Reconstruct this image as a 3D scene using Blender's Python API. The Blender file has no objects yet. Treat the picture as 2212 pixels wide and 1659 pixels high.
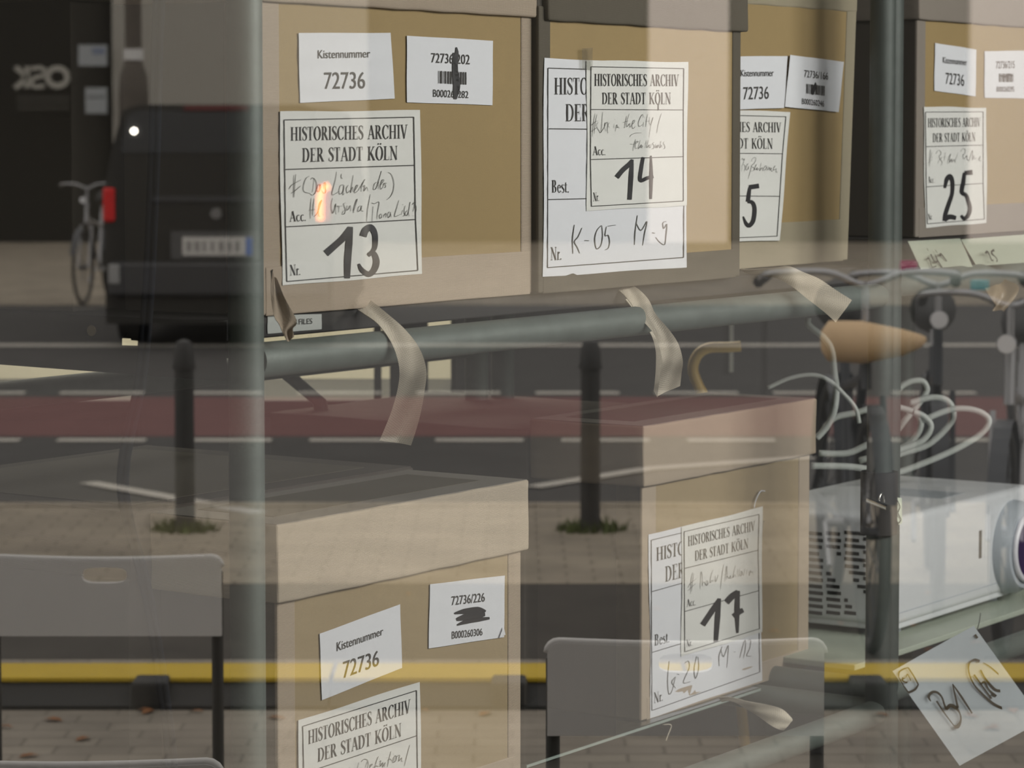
import bpy, bmesh, math, random
from mathutils import Vector, Matrix
random.seed(7)
SC = bpy.context.scene
COL = SC.collection
# ------------------------------------------------------------------ camera, world, lights, exposure
CAM_H = 1.62; TILT = math.radians(3.5); FPX = 6200.0; CX = 1106.0; HOR = 285.0
CYE = HOR + FPX*math.tan(TILT)
GY = 2.0                                   # the window pane stands 2 m in front of the camera
cd = bpy.data.cameras.new('camera'); cam = bpy.data.objects.new('camera', cd); COL.objects.link(cam)
cam.location = (0, 0, CAM_H); cam.rotation_euler = (math.pi/2-TILT, 0, 0)
cd.sensor_width = 36; cd.lens = FPX/2212*36
cd.shift_y = -(829.5-CYE)/2212
cd.clip_start = .05; cd.clip_end = 200
cd.dof.use_dof = True; cd.dof.focus_distance = 3.9; cd.dof.aperture_fstop = 10.3
SC.camera = cam
w = bpy.data.worlds.new('overcast_sky'); SC.world = w; w.use_nodes = True
w.node_tree.nodes['Background'].inputs[0].default_value = (1.0, .955, .89, 1)
w.node_tree.nodes['Background'].inputs[1].default_value = 2.3
SC.view_settings.view_transform = 'Standard'; SC.view_settings.look = 'None'
SC.view_settings.exposure = 0.0; SC.view_settings.gamma = 1.0
SC.view_settings.use_curve_mapping = False
SC.cycles.use_denoising = True
SC.cycles.max_bounces = 7; SC.cycles.transparent_max_bounces = 12
SC.cycles.caustics_reflective = False; SC.cycles.caustics_refractive = False
def area(name, loc, target, sx, sy, power, color):
    l = bpy.data.lights.new(name, 'AREA'); l.shape = 'RECTANGLE'; l.size = sx; l.size_y = sy
    l.energy = power; l.color = color
    o = bpy.data.objects.new(name, l); COL.objects.link(o); o.location = loc
    o.rotation_euler = (Vector(target)-Vector(loc)).to_track_quat('-Z', 'Y').to_euler()
    return o
area('right_key_light', (3.3, 3.2, 2.5), (.3, 4.2, 1.2), 2.6, 1.3, 185, (1, .98, .945))  # unseen broad key lamp, added to light the box fronts from the right
area('front_fill_light', (2.1, 2.5, 2.6), (.45, 4.4, 1.2), 1.6, .5, 42, (1, .98, .945))  # unseen fill lamp, added to soften the right upright's shadow stripe
area('back_wall_fill', (-.3, 7.6, 2.7), (-.3, 8.3, 0), 2.5, .6, 150, (1, .95, .82))  # unseen lamp, added to brighten the cream back wall
# ------------------------------------------------------------------ maths: the lens, the rack frame
AX = Vector((1, 0, 0)); UPV = Vector((0, math.sin(TILT), math.cos(TILT))); FW = Vector((0, math.cos(TILT), -math.sin(TILT)))
C0 = Vector((0, 0, CAM_H))
def ray(px, py): return AX*((px-CX)/FPX) + UPV*(-(py-CYE)/FPX) + FW
U = Vector((.5597, .8287, 0)).normalized(); VV = Vector((-U.y, U.x, 0))
P0 = Vector((-.313, 3.37, 0))
RU = Matrix(((U.x, VV.x, 0, 0), (U.y, VV.y, 0, 0), (0, 0, 1, 0), (0, 0, 0, 1)))
def on_s(px, py, s):                       # a point of the vertical plane s metres behind the rack's front tube
    d = ray(px, py); n = VV; k = n.dot(P0+VV*s-C0)/n.dot(d); return C0+d*k
def th(px, py, s):
    p = on_s(px, py, s); return (p-P0).dot(U), p.z
def at_y(px, py, y):
    d = ray(px, py); return C0+d*(y/d.y)
def rk(t, s, h): return P0+U*t+VV*s+Vector((0, 0, h))
def st(px, py, Y):                         # the street: what the pane mirrors at distance Y stands at 2*GY-Y
    p = at_y(px, py, Y); return Vector((p.x, 2*GY-Y, p.z))
def gnd(px, py, z=0):
    d = ray(px, py); k = (z-CAM_H)/d.z; p = C0+d*k; return Vector((p.x, 2*GY-p.y, z))
def sx(px, Y): return st(px, 600, Y).x
# ------------------------------------------------------------------ materials
def mat(name, col, rough=.8, metal=0, spec=.5, noise=0, nscale=8, bump=0, bscale=200, emit=None, estr=0, ribs=0, ribdir='Z', weave=0, col2=None, coord='Object', stain=0, grain=0):
    m = bpy.data.materials.new(name); m.use_nodes = True; nt = m.node_tree; N = nt.nodes; L = nt.links
    b = N['Principled BSDF']; b.inputs['Base Color'].default_value = (*col, 1); b.inputs['Roughness'].default_value = rough
    b.inputs['Metallic'].default_value = metal; b.inputs['Specular IOR Level'].default_value = spec
    if emit: b.inputs['Emission Color'].default_value = (*emit, 1); b.inputs['Emission Strength'].default_value = estr
    tc = N.new('ShaderNodeTexCoord'); out = tc.outputs[coord]
    cur = None
    def mix(fac, a, bcol, mode='MIX'):
        x = N.new('ShaderNodeMix'); x.data_type = 'RGBA'; x.blend_type = mode
        if hasattr(fac, 'links'): L.new(fac, x.inputs[0])
        else: x.inputs[0].default_value = fac
        for i, v in ((6, a), (7, bcol)):
            if hasattr(v, 'links'): L.new(v, x.inputs[i])
            else: x.inputs[i].default_value = (*v, 1)
        return x.outputs[2]
    def nz(scale, detail=4):
        n = N.new('ShaderNodeTexNoise'); n.inputs['Scale'].default_value = scale; n.inputs['Detail'].default_value = detail
        L.new(out, n.inputs['Vector']); return n.outputs['Fac']
    def ramp(src, a, b_):
        r = N.new('ShaderNodeMapRange'); r.inputs[1].default_value = a; r.inputs[2].default_value = b_
        L.new(src, r.inputs[0]); return r.outputs[0]
    cur = col
    if noise:
        dark = tuple(c*(1-noise) for c in col) if col2 is None else col2
        cur = mix(ramp(nz(nscale), .35, .68), cur, dark)
        cur = mix(ramp(nz(nscale*12, 2), .3, .75), cur, tuple(c*(1-noise*.6) for c in col))
    if grain:
        cur = mix(ramp(nz(700, 2), .35, .65), cur, mix(grain, cur, (0, 0, 0)))
    if stain:
        cur = mix(ramp(nz(2.3, 6), .58, .78), cur, tuple(c*(1-stain) for c in col))
    hs = None
    def wave(dirn, scale):
        v = N.new('ShaderNodeTexWave'); v.bands_direction = dirn; v.inputs['Scale'].default_value = scale
        v.inputs['Distortion'].default_value = .6; v.inputs['Detail Scale'].default_value = 1.0; L.new(out, v.inputs['Vector']); return v.outputs['Fac']
    if ribs:
        wv = wave(ribdir, ribs); cur = mix(wv, mix(.27, cur, (0, 0, 0)), cur); hs = wv
    if weave:
        a = wave('Z', weave); c = wave('X', weave)
        mm = N.new('ShaderNodeMath'); mm.operation = 'MULTIPLY'; L.new(a, mm.inputs[0]); L.new(c, mm.inputs[1])
        cur = mix(mm.outputs[0], mix(.16, cur, (0, 0, 0)), cur); hs = mm.outputs[0]
    if hasattr(cur, 'links'): L.new(cur, b.inputs['Base Color'])
    if bump:
        bp = N.new('ShaderNodeBump'); bp.inputs['Strength'].default_value = bump; bp.inputs['Distance'].default_value = .001
        L.new(hs if hs is not None else nz(bscale, 3), bp.inputs['Height']); L.new(bp.outputs[0], b.inputs['Normal'])
    return m
M = {}
M['kraft'] = mat('kraft_board', (.345, .245, .105), .75, noise=.10, nscale=5, bump=.15, bscale=900, stain=.12, grain=.16)
M['kraft_pale'] = mat('kraft_board_faded', (.36, .275, .155), .75, noise=.12, nscale=5, bump=.15, bscale=900, stain=.10, grain=.16)
for n, c in (('beige', (.44, .36, .275)), ('lidbeige', (.50, .425, .325)), ('dark', (.115, .10, .074)), ('sand', (.36, .315, .22)), ('rose', (.27, .235, .20)), ('tan', (.46, .375, .28))):
    M['cloth_'+n] = mat(n+'_book_cloth', c, .9, noise=.10, nscale=7, weave=230, bump=.35, stain=.10)
    M['rib_'+n] = mat(n+'_ribbed_cloth', c, .9, noise=.08, nscale=7, ribs=200, bump=.4)
M['side'] = mat('shaded_carton', (.065, .056, .045), .85, noise=.1)  # carton colour darkened to carry the shade on box sides and boxes behind
M['side_brown'] = mat('shaded_brown_cloth', (.065, .052, .042), .9, noise=.15, weave=230, bump=.3)  # brown cloth, shade of the lower boxes' sides and lids put into its colour
M['lid_top'] = mat('olive_brown_lid_board', (.085, .072, .05), .85, noise=.15, nscale=6, bump=.2, bscale=500)
M['lid_rim'] = mat('grey_lid_cloth', (.24, .22, .19), .9, noise=.12, weave=230, bump=.3)
M['black'] = mat('black_board', (.018, .016, .015), .7, noise=.2)
M['paper'] = mat('white_sticker_paper', (.70, .715, .75), .7, noise=.02, nscale=20)
M['paper_warm'] = mat('aged_white_paper', (.70, .705, .675), .75, noise=.04, nscale=12, stain=.05)
M['paper_green'] = mat('pale_green_card', (.60, .65, .53), .75, noise=.05, nscale=12)
M['paper_blue'] = mat('cool_white_paper', (.60, .66, .70), .7, noise=.03)
M['paper_grey'] = mat('grey_tag_paper', (.42, .44, .42), .8, noise=.03)
M['ink'] = mat('printed_black_ink', (.035, .033, .032), .7)
M['pen'] = mat('grey_pencil_ink', (.10, .098, .09), .7)
M['pencil'] = mat('faint_pencil', (.17, .17, .16), .7)
M['marker'] = mat('black_marker_ink', (.018, .018, .022), .5)
M['brownink'] = mat('sepia_marker_ink', (.07, .05, .025), .6)
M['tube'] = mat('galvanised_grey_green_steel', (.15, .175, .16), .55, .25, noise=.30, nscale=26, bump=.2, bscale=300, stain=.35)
M['tube_shade'] = mat('shaded_grey_green_steel', (.07, .085, .078), .55, .25, noise=.3, nscale=26)  # tube steel with the right uprights' shade put into its colour
M['tube_dark'] = mat('dark_painted_steel', (.05, .052, .050), .5, .3, noise=.2)
M['chrome'] = mat('chromed_steel', (.6, .6, .58), .25, 1)
M['sleeve'] = mat('black_rubber', (.022, .020, .019), .6)
M['plastic'] = mat('white_plastic', (.66, .68, .70), .4, noise=.02)
M['slot'] = mat('vent_shadow_plastic', (.03, .03, .03), .8)
M['lensglass'] = mat('dark_lens_glass', (.05, .03, .09), .08)
M['lensring'] = mat('grey_lens_bezel', (.42, .46, .50), .35)
M['lensrim'] = mat('pale_lens_rim', (.75, .75, .8), .3)
M['cable_black'] = mat('black_cable_rubber', (.010, .011, .014), .9, spec=.05)
M['cable_white'] = mat('grey_white_cable', (.47, .50, .47), .45)
M['tape'] = None
M['yellowtube'] = mat('ochre_painted_tube', (.62, .40, .10), .5)
M['shelf_green'] = mat('pale_green_shelf_board', (.42, .47, .39), .5, noise=.1)
M['foil'] = mat('brown_wax_paper', (.24, .18, .11), .45, noise=.3, nscale=25)
M['wall_in'] = mat('cream_plaster', (.78, .72, .55), .9, noise=.03)
M['wall_dark'] = mat('charcoal_plaster', (.05, .047, .045), .9, noise=.1)
M['floor_in'] = mat('dark_grey_screed', (.07, .065, .06), .6, noise=.2)
M['cabinet'] = mat('anthracite_laminate', (.03, .03, .032), .6, noise=.1)
M['steelblue'] = mat('blue_grey_steel', (.2, .25, .29), .5, .3)
def glassy(name, tint, facmin, facmax, rough=0):
    m = bpy.data.materials.new(name); m.use_nodes = True; nt = m.node_tree; N = nt.nodes; L = nt.links
    N.remove(N['Principled BSDF']); out = N['Material Output']
    tr = N.new('ShaderNodeBsdfTransparent'); tr.inputs[0].default_value = (*tint, 1)
    gl = N.new('ShaderNodeBsdfGlossy'); gl.inputs['Roughness'].default_value = rough; gl.inputs[0].default_value = (1, 1, 1, 1)
    lw = N.new('ShaderNodeLayerWeight'); lw.inputs[0].default_value = .5
    pw = N.new('ShaderNodeMath'); pw.operation = 'POWER'; pw.inputs[1].default_value = 4; L.new(lw.outputs['Facing'], pw.inputs[0])
    mr = N.new('ShaderNodeMapRange'); mr.inputs[3].default_value = facmin; mr.inputs[4].default_value = facmax; L.new(pw.outputs[0], mr.inputs[0])
    mx = N.new('ShaderNodeMixShader'); L.new(mr.outputs[0], mx.inputs[0]); L.new(tr.outputs[0], mx.inputs[1]); L.new(gl.outputs[0], mx.inputs[2])
    L.new(mx.outputs[0], out.inputs[0]); return m
M['pane'] = glassy('coated_window_glass', (.62, .625, .61), .225, .9)
M['pane_back'] = glassy('clear_glass_rear', (.985, .985, .985), 0.0, .3)
M['glass_shelf'] = glassy('greenish_glass_shelf', (.70, .80, .75), .10, .8)
M['scotch'] = glassy('clear_sticky_tape', (.93, .93, .91), .10, .5, .25)
# woven strap: herringbone in UV space
def strap_mat():
    m = bpy.data.materials.new('cream_herringbone_webbing'); m.use_nodes = True; nt = m.node_tree; N = nt.nodes; L = nt.links; b = N['Principled BSDF']
    uv = N.new('ShaderNodeUVMap'); sp = N.new('ShaderNodeSeparateXYZ'); L.new(uv.outputs[0], sp.inputs[0])
    def mth(op, a, bb=None):
        x = N.new('ShaderNodeMath'); x.operation = op
        for i, v in enumerate((a, bb)):
            if v is None: continue
            if hasattr(v, 'links'): L.new(v, x.inputs[i])
            else: x.inputs[i].default_value = v
        return x.outputs[0]
    tri = mth('PINGPONG', sp.outputs[0], .5)
    ph = mth('ADD', mth('MULTIPLY', sp.outputs[1], 1.0), mth('MULTIPLY', tri, .05))
    s = mth('SINE', mth('MULTIPLY', ph, 2*math.pi/.0030))
    s2 = mth('SINE', mth('MULTIPLY', sp.outputs[0], 2*math.pi*22))
    f = mth('ADD', mth('MULTIPLY', mth('MULTIPLY', s, s2), .25), mth('ADD', mth('MULTIPLY', s, .25), .5))
    mx = N.new('ShaderNodeMix'); mx.data_type = 'RGBA'; L.new(f, mx.inputs[0])
    mx.inputs[6].default_value = (.46, .40, .30, 1); mx.inputs[7].default_value = (.88, .81, .68, 1)
    L.new(mx.outputs[2], b.inputs['Base Color']); b.inputs['Roughness'].default_value = .9
    bp = N.new('ShaderNodeBump'); bp.inputs['Strength'].default_value = .5; bp.inputs['Distance'].default_value = .0008
    L.new(f, bp.inputs['Height']); L.new(bp.outputs[0], b.inputs['Normal']); return m
M['strap'] = strap_mat()
# ------------------------------------------------------------------ mesh helpers
WM = {}
class MB:
    def __init__(s): s.V = []; s.F = []; s.UV = {}
    def poly(s, pts):
        n = len(s.V); s.V += [Vector(p) for p in pts]; s.F.append(tuple(range(n, n+len(pts)))); return s
    def grid(s, fn, nu, nv, uvf=None, flip=False):
        n = len(s.V)
        for j in range(nv+1):
            for i in range(nu+1): s.V.append(Vector(fn(i/nu, j/nv)))
        for j in range(nv):
            for i in range(nu):
                a = n+j*(nu+1)+i; f = (a, a+1, a+nu+2, a+nu+1); s.F.append(f[::-1] if flip else f)
        return s
    def box(s, x0, x1, y0, y1, z0, z1, bev=0, seg=2, T=None, sub=0, jit=0):
        bm = bmesh.new(); bmesh.ops.create_cube(bm, size=1)
        for v in bm.verts: v.co = Vector((x0+(v.co.x+.5)*(x1-x0), y0+(v.co.y+.5)*(y1-y0), z0+(v.co.z+.5)*(z1-z0)))
        if sub: bmesh.ops.subdivide_edges(bm, edges=bm.edges[:], cuts=sub, use_grid_fill=True)
        if bev: 
            ed = [e for e in bm.edges if e.calc_face_angle(0) > .5]
            bmesh.ops.bevel(bm, geom=ed, offset=bev, segments=seg, affect='EDGES', profile=.5)
        bmesh.ops.recalc_face_normals(bm, faces=bm.faces[:]); bm.verts.index_update()
        n = len(s.V)
        for v in bm.verts:
            c = v.co.copy()
            if jit:
                c += Vector((math.sin(c.z*71+c.x*33), math.sin(c.x*47+c.z*29+1), math.sin(c.x*57+c.y*31+2)))*jit
            s.V.append(T @ c if T else c)
        for f in bm.faces: s.F.append(tuple(n+v.index for v in f.verts))
        bm.free(); return s
    def tube(s, pts, r, n=12, caps=True, closed=False):
        pts = [Vector(p) for p in pts]; m = len(pts); rr = r if isinstance(r, (list, tuple)) else [r]*m
        rings = []; prev = None
        for i, p in enumerate(pts):
            if closed: d = (pts[(i+1) % m]-pts[i-1]).normalized()
            else: d = (pts[min(i+1, m-1)]-pts[max(i-1, 0)]).normalized()
            if prev is None:
                a = Vector((0, 0, 1)) if abs(d.z) < .9 else Vector((1, 0, 0)); e = d.cross(a).normalized()
            else: e = (prev-d*prev.dot(d)).normalized()
            prev = e; f = d.cross(e)
            base = len(s.V); rings.append(base)
            for k in range(n):
                a = 2*math.pi*k/n; s.V.append(p+(e*math.cos(a)+f*math.sin(a))*rr[i])
        for i in range(m if closed else m-1):
            a = rings[i]; b = rings[(i+1) % m]
            for k in range(n): s.F.append((a+k, a+(k+1) % n, b+(k+1) % n, b+k))
        if caps and not closed:
            s.F.append(tuple(rings[0]+k for k in range(n))[::-1]); s.F.append(tuple(rings[-1]+k for k in range(n)))
        return s
def smooth_path(pts, k=6, closed=False):
    P = [Vector(p) for p in pts]; n = len(P)
    if n < 3 and not closed: return [P[0].lerp(P[-1], i/k) for i in range(k+1)]
    out = []
    for i in range(n if closed else n-1):
        if closed: a, b, c, d = P[i-1], P[i], P[(i+1) % n], P[(i+2) % n]
        else: a, b, c, d = P[max(i-1, 0)], P[i], P[i+1], P[min(i+2, n-1)]
        for j in range(k):
            t = j/k; out.append(.5*((2*b)+(c-a)*t+(2*a-5*b+4*c-d)*t*t+(3*b-a-3*c+d)*t**3))
    if not closed: out.append(P[-1])
    return out
def finish(o, parent, label=None, cat=None, group=None, kind=None):
    if parent is not None: o.parent = parent; WM[o] = WM[parent].copy()
    if label: o['label'] = label
    if cat: o['category'] = cat
    if group: o['group'] = group
    if kind: o['kind'] = kind
    return o
def obj(name, mb, m, parent=None, world=True, smooth=False, mats=None, midx=None, **kw):
    me = bpy.data.meshes.new(name)
    V = mb.V
    if parent is not None and world: inv = WM[parent].inverted(); V = [inv @ v for v in V]
    me.from_pydata([tuple(v) for v in V], [], mb.F); me.update()
    for mm in (mats or [m]): me.materials.append(mm)
    if midx: 
        for p, i in zip(me.polygons, midx): p.material_index = i
    if smooth:
        for p in me.polygons: p.use_smooth = True
        if smooth == 'auto':
            try: me.set_sharp_from_angle(angle=math.radians(35))
            except Exception: pass
    o = bpy.data.objects.new(name, me); COL.objects.link(o); WM[o] = Matrix.Identity(4)
    return finish(o, parent, **kw)
def empty(name, Mx, **kw):
    o = bpy.data.objects.new(name, None); COL.objects.link(o); o.matrix_world = Mx; o.empty_display_size = .05; WM[o] = Mx.copy()
    return finish(o, None, **kw)
def T(p): return Matrix.Translation(Vector(p))
def sym(name, mb, m, parent, **kw): return obj(name, mb, m, parent, world=False, **kw)
# extruded 2-D outline with holes (x, z) -> thickness along y
def plate(outline, holes, y0, y1):
    cu = bpy.data.curves.new('tmp', 'CURVE'); cu.dimensions = '2D'; cu.fill_mode = 'BOTH'; cu.extrude = (y1-y0)/2
    for loop in [outline]+holes:
        sp = cu.splines.new('POLY'); sp.points.add(len(loop)-1); sp.use_cyclic_u = True
        for p, q in zip(sp.points, loop): p.co = (q[0], q[1], 0, 1)
    o = bpy.data.objects.new('tmp', cu); COL.objects.link(o); dg = bpy.context.evaluated_depsgraph_get()
    me = o.evaluated_get(dg).to_mesh(); mb = MB()
    mb.V = [Vector((v.co.x, (y0+y1)/2+v.co.z, v.co.y)) for v in me.vertices]; mb.F = [tuple(p.vertices) for p in me.polygons]
    o.to_mesh_clear(); bpy.data.objects.remove(o); bpy.data.curves.remove(cu); return mb
# ------------------------------------------------------------------ lettering (flat print laid on a sheet)
def brush(pts, widths, k=5):
    """strip of quads along a smoothed stroke, in picture-plane units of the sheet"""
    P = smooth_path([(a, b, 0) for a, b in pts], k) if len(pts) > 2 else [Vector((*pts[0], 0)), Vector((*pts[-1], 0))]
    n = len(P); W = widths if isinstance(widths, (list, tuple)) else [widths]*2
    out = []; prev = None
    for i, p in enumerate(P):
        d = P[min(i+1, n-1)]-P[max(i-1, 0)]
        if d.length < 1e-9: d = Vector((1, 0, 0))
        d.normalize(); f = i/(n-1)*(len(W)-1); a = int(min(f, len(W)-2)); wd = W[a]+(W[a+1]-W[a])*(f-a)
        e = Vector((-d.y, d.x, 0))*wd/2; cur = (p+e, p-e)
        if prev: out.append([prev[0], cur[0], cur[1], prev[1]])
        prev = cur
    return [[(q.x, q.y) for q in f] for f in out]
def G(ch):
    """serif capitals and a few small letters: quads in em units, y up, cap height 1"""
    tk, tn, sf = .135, .045, .045
    q = []
    def bar(x0, x1, y0, y1): q.append([(x0, y0), (x1, y0), (x1, y1), (x0, y1)])
    def stem(x, top=1, bot=0, w_=tk, ser=(1, 1)):
        bar(x-w_/2, x+w_/2, bot, top)
        if ser[0]: bar(x-w_/2-.075, x+w_/2+.075, top-sf, top)
        if ser[1]: bar(x-w_/2-.075, x+w_/2+.075, bot, bot+sf)
    def ring(cx, cy, rx, ry, a0=0, a1=360, n=22, tka=tk, tna=tn):
        for i in range(n):
            f = []
            for a, o in ((i, 1), (i+1, 1), (i+1, 0), (i, 0)):
                t_ = math.radians(a0+(a1-a0)*a/n); c, s = math.cos(t_), math.sin(t_)
                wx = tka*c*c+tna*s*s
                f.append((cx+(rx-(0 if o else tka))*c, cy+(ry-(0 if o else tna))*s))
            q.append(f)
    def seg(p, r, w_): q.extend(brush([p, r], [w_, w_]))
    if ch == 'H': stem(.17); stem(.65); bar(.2, .62, .49, .49+tn); return q, .84
    if ch == 'I': stem(.18); return q, .37
    if ch == 'T': stem(.32, ser=(0, 1)); bar(.03, .61, 1-tn, 1); bar(.03, .065, .76, 1); bar(.575, .61, .76, 1); return q, .66
    if ch == 'O' or ch == 'Ö':
        ring(.40, .5, .37, .52)
        if ch == 'Ö':
            for x in (.28, .52): ring(x, 1.17, .065, .065, n=8, tka=.06, tna=.06)
        return q, .80
    if ch == 'S':
        q.extend(brush([(.47, .78), (.42, .93), (.27, .99), (.13, .90), (.11, .74), (.22, .59), (.38, .46), (.47, .32), (.44, .12), (.28, .01), (.12, .07), (.055, .24)], [.03, .045, .05, .08, .12, .15, .15, .12, .08, .05, .045, .03])); bar(.45, .48, .74, .98); bar(.04, .07, .02, .28); return q, .55
    if ch == 'R':
        stem(.17); ring(.33, .745, .25, .255, -90, 90, 12); bar(.2, .35, 1-tn, 1); bar(.2, .36, .49, .49+tn); seg((.36, .5), (.64, .02), .13); bar(.54, .76, 0, sf); return q, .74
    if ch == 'C': ring(.42, .5, .38, .52, 42, 318, 18); bar(.66, .695, .68, .98); bar(.66, .69, .1, .24); return q, .73
    if ch == 'E': stem(.17); bar(.15, .56, 1-tn, 1); bar(.15, .42, .49, .49+tn); bar(.15, .58, 0, tn); bar(.53, .56, .8, 1); bar(.40, .43, .40, .62); bar(.56, .59, 0, .24); return q, .65
    if ch == 'A': seg((.09, .02), (.37, .98), .05); seg((.37, 1.0), (.65, .02), .135); bar(.17, .55, .31, .31+tn); bar(-.01, .2, 0, sf); bar(.53, .77, 0, sf); return q, .76
    if ch == 'V': seg((.12, .98), (.39, .0), .135); seg((.39, .0), (.64, .98), .05); bar(.0, .25, 1-sf, 1); bar(.54, .75, 1-sf, 1); return q, .74
    if ch == 'D': stem(.17); ring(.34, .5, .40, .5, -90, 90, 16); bar(.2, .36, 1-tn, 1); bar(.2, .36, 0, tn); return q, .80
    if ch == 'K': stem(.17); seg((.24, .42), (.62, .97), .05); seg((.33, .56), (.68, .02), .135); bar(.52, .74, 1-sf, 1); bar(.57, .80, 0, sf); return q, .80
    if ch == 'L': stem(.17); bar(.15, .56, 0, tn); bar(.54, .57, 0, .26); return q, .62
    if ch == 'N': stem(.14, w_=.045, ser=(0, 1)); stem(.66, w_=.045, ser=(1, 0)); seg((.12, .98), (.67, .0), .135); bar(.0, .17, 1-sf, 1); return q, .80
    if ch == 'B': stem(.17); ring(.33, .755, .22, .245, -90, 90, 12); ring(.33, .26, .27, .26, -90, 90, 12); bar(.2, .34, 1-tn, 1); bar(.2, .34, .49, .49+tn); bar(.2, .34, 0, tn); return q, .68
    if ch == 'e': ring(.27, .31, .23, .33, 20, 330, 16, .1); bar(.08, .47, .36, .36+tn); return q, .50
    if ch == 'c': ring(.27, .31, .23, .33, 50, 320, 16, .1); return q, .48
    if ch == 's': q.extend(brush([(.33, .52), (.26, .63), (.12, .60), (.10, .48), (.22, .35), (.35, .22), (.32, .05), (.18, .0), (.06, .12)], [.03, .04, .07, .1, .11, .1, .07, .04, .03])); return q, .41
    if ch == 't': bar(.11, .20, .04, .82); bar(.0, .32, .6, .6+tn); seg((.15, .05), (.31, .05), .06); return q, .35
    if ch == 'r': bar(.10, .20, 0, .64); bar(.03, .29, 0, sf); seg((.17, .48), (.36, .60), .1); return q, .40
    if ch == '.': ring(.09, .05, .06, .06, n=8, tka=.055, tna=.055); return q, .2
    return [], .42                         # space
def serif(text):
    out = []; x = 0
    for ch in text:
        g, a = G(ch); out += [[(px_+x, py_) for px_, py_ in f] for f in g]; x += a+.02
    return out, x
_fc = {}
def sans(text):
    if text in _fc: return _fc[text]
    cu = bpy.data.curves.new('tmp', 'FONT'); cu.body = text; cu.resolution_u = 4
    o = bpy.data.objects.new('tmp', cu); COL.objects.link(o); dg = bpy.context.evaluated_depsgraph_get()
    me = o.evaluated_get(dg).to_mesh(); vs = [(v.co.x, v.co.y) for v in me.vertices]
    cap = .73
    x0 = min(v[0] for v in vs); x1 = max(v[0] for v in vs)
    fs = [[((vs[i][0]-x0), vs[i][1]/cap) for i in p.vertices] for p in me.polygons]
    o.to_mesh_clear(); bpy.data.objects.remove(o); bpy.data.curves.remove(cu)
    _fc[text] = (fs, x1-x0); return _fc[text]
def place(fs, width, xl, xr, capl, basel, capr, baser):
    """map em-unit faces to sheet pixels"""
    out = []
    for f in fs:
        g = []
        for a, b in f:
            k = a/width; x = xl+(xr-xl)*k; yb = basel+(baser-basel)*k; yc = capl+(capr-capl)*k; g.append((x, yb+(yc-yb)*b))
        out.append(g)
    return out
def crop(ox, oy, sc): return lambda pts: [(ox+x/sc, oy+y/sc) for x, y in pts]
cA = crop(550, 0, 3.386); cB = crop(550, 450, 3.386); cD = crop(550, 1250, 3.403); cE = crop(1100, 0, 3.687); cF = crop(1100, 400, 3.687)
cG = crop(1100, 800, 3.687); cH = crop(1100, 1200, 3.615); cI = crop(1612, 0, 3.687); cJ = crop(1612, 400, 3.687); cK = crop(1612, 800, 3.687)
cL = crop(1612, 1200, 3.615); cP = crop(600, 350, 6.9125); cQ = crop(1265, 235, 10.055); cR = crop(1475, 1200, 13.01); cS = crop(1595, 320, 20.73)
cT = crop(1995, 310, 15.8); cU = crop(640, 1600, 7.9); cV = crop(1900, 1340, 5.202); cW = crop(1940, 500, 8.132)
class Sheet:
    """a paper stuck flat on a surface; proj maps (px, py, lift) to the surface"""
    def __init__(s, parent, corners, proj, lift, m, name='label_sheet', wav=.0004, label=None, seed=0):
        s.proj = proj; s.lift = lift; s.c = corners; s.sd = seed; s.wav = wav*.8; s.wa = .9 if name == 'archive_label' else .25
        tl, tr, br, bl = corners
        mb = MB()
        def P(u, v, up):
            e = s.wa*1.3*math.sin(v*7+seed)*(1 if u < .5 else -.7)*(abs(u-.5)*2)**3
            e2 = s.wa*math.sin(u*8+seed*2)*(abs(v-.5)*2)**3
            x = (tl[0]*(1-u)+tr[0]*u)*(1-v)+(bl[0]*(1-u)+br[0]*u)*v+e
            y = (tl[1]*(1-u)+tr[1]*u)*(1-v)+(bl[1]*(1-u)+br[1]*u)*v+e2
            return proj(x, y, lift+s.bul(x, y)+up)
        mb.grid(lambda u, v: P(u, v, 0), 20, 20, flip=True); mb.grid(lambda u, v: P(u, v, -.0004), 20, 20)
        n = 21; rim = [i for i in range(n)]+[n*(j+1)-1 for j in range(1, n)]+[n*n-1-i for i in range(1, n)]+[n*(n-1-j) for j in range(1, n-1)]
        k = len(rim)
        for i in range(k): mb.F.append((rim[i], rim[(i+1) % k], rim[(i+1) % k]+n*n, rim[i]+n*n))
        s.o = obj(name, mb, m, parent, smooth='auto', label=label)
    def bul(s, x, y): return s.wav*(math.sin(x*.045+s.sd)*math.sin(y*.03+s.sd*1.7)+math.sin(y*.11+s.sd))
    def ink(s, name, faces, m, up=.0009, label=None):
        mb = MB()
        for f in faces: mb.poly([s.proj(x, y, s.lift+s.bul(x, y)+up) for x, y in f])
        return obj(name, mb, m, s.o, label=label, kind='stuff' if name in ('printed_text', 'handwriting', 'printed_frame') else None)
    def text(s, kind, specs):
        out = []
        for tx, xl, xr, cl, bl_, cr, br_ in specs:
            fs, w_ = (serif if kind == 'serif' else sans)(tx); out += place(fs, w_, xl, xr, cl, bl_, cr, br_)
        return out
def lines(specs, w_=1.6):
    out = []
    for pts in specs:
        P = [pts[0]]
        for a, b in zip(pts, pts[1:]):
            for i in range(1, 9): P.append((a[0]+(b[0]-a[0])*i/8, a[1]+(b[1]-a[1])*i/8))
        for a, b in zip(P, P[1:]): out += brush([a, b], [w_, w_])
    return out
def hand(cr, strokes, w_):
    out = []
    for st_ in strokes: out += brush(cr(st_), [w_*.5, w_*.78, w_*.78, w_*.45])
    return out
def thick(cr, strokes):
    out = []
    for pts, ww in strokes: out += brush(cr(pts), ww)
    return out
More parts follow.
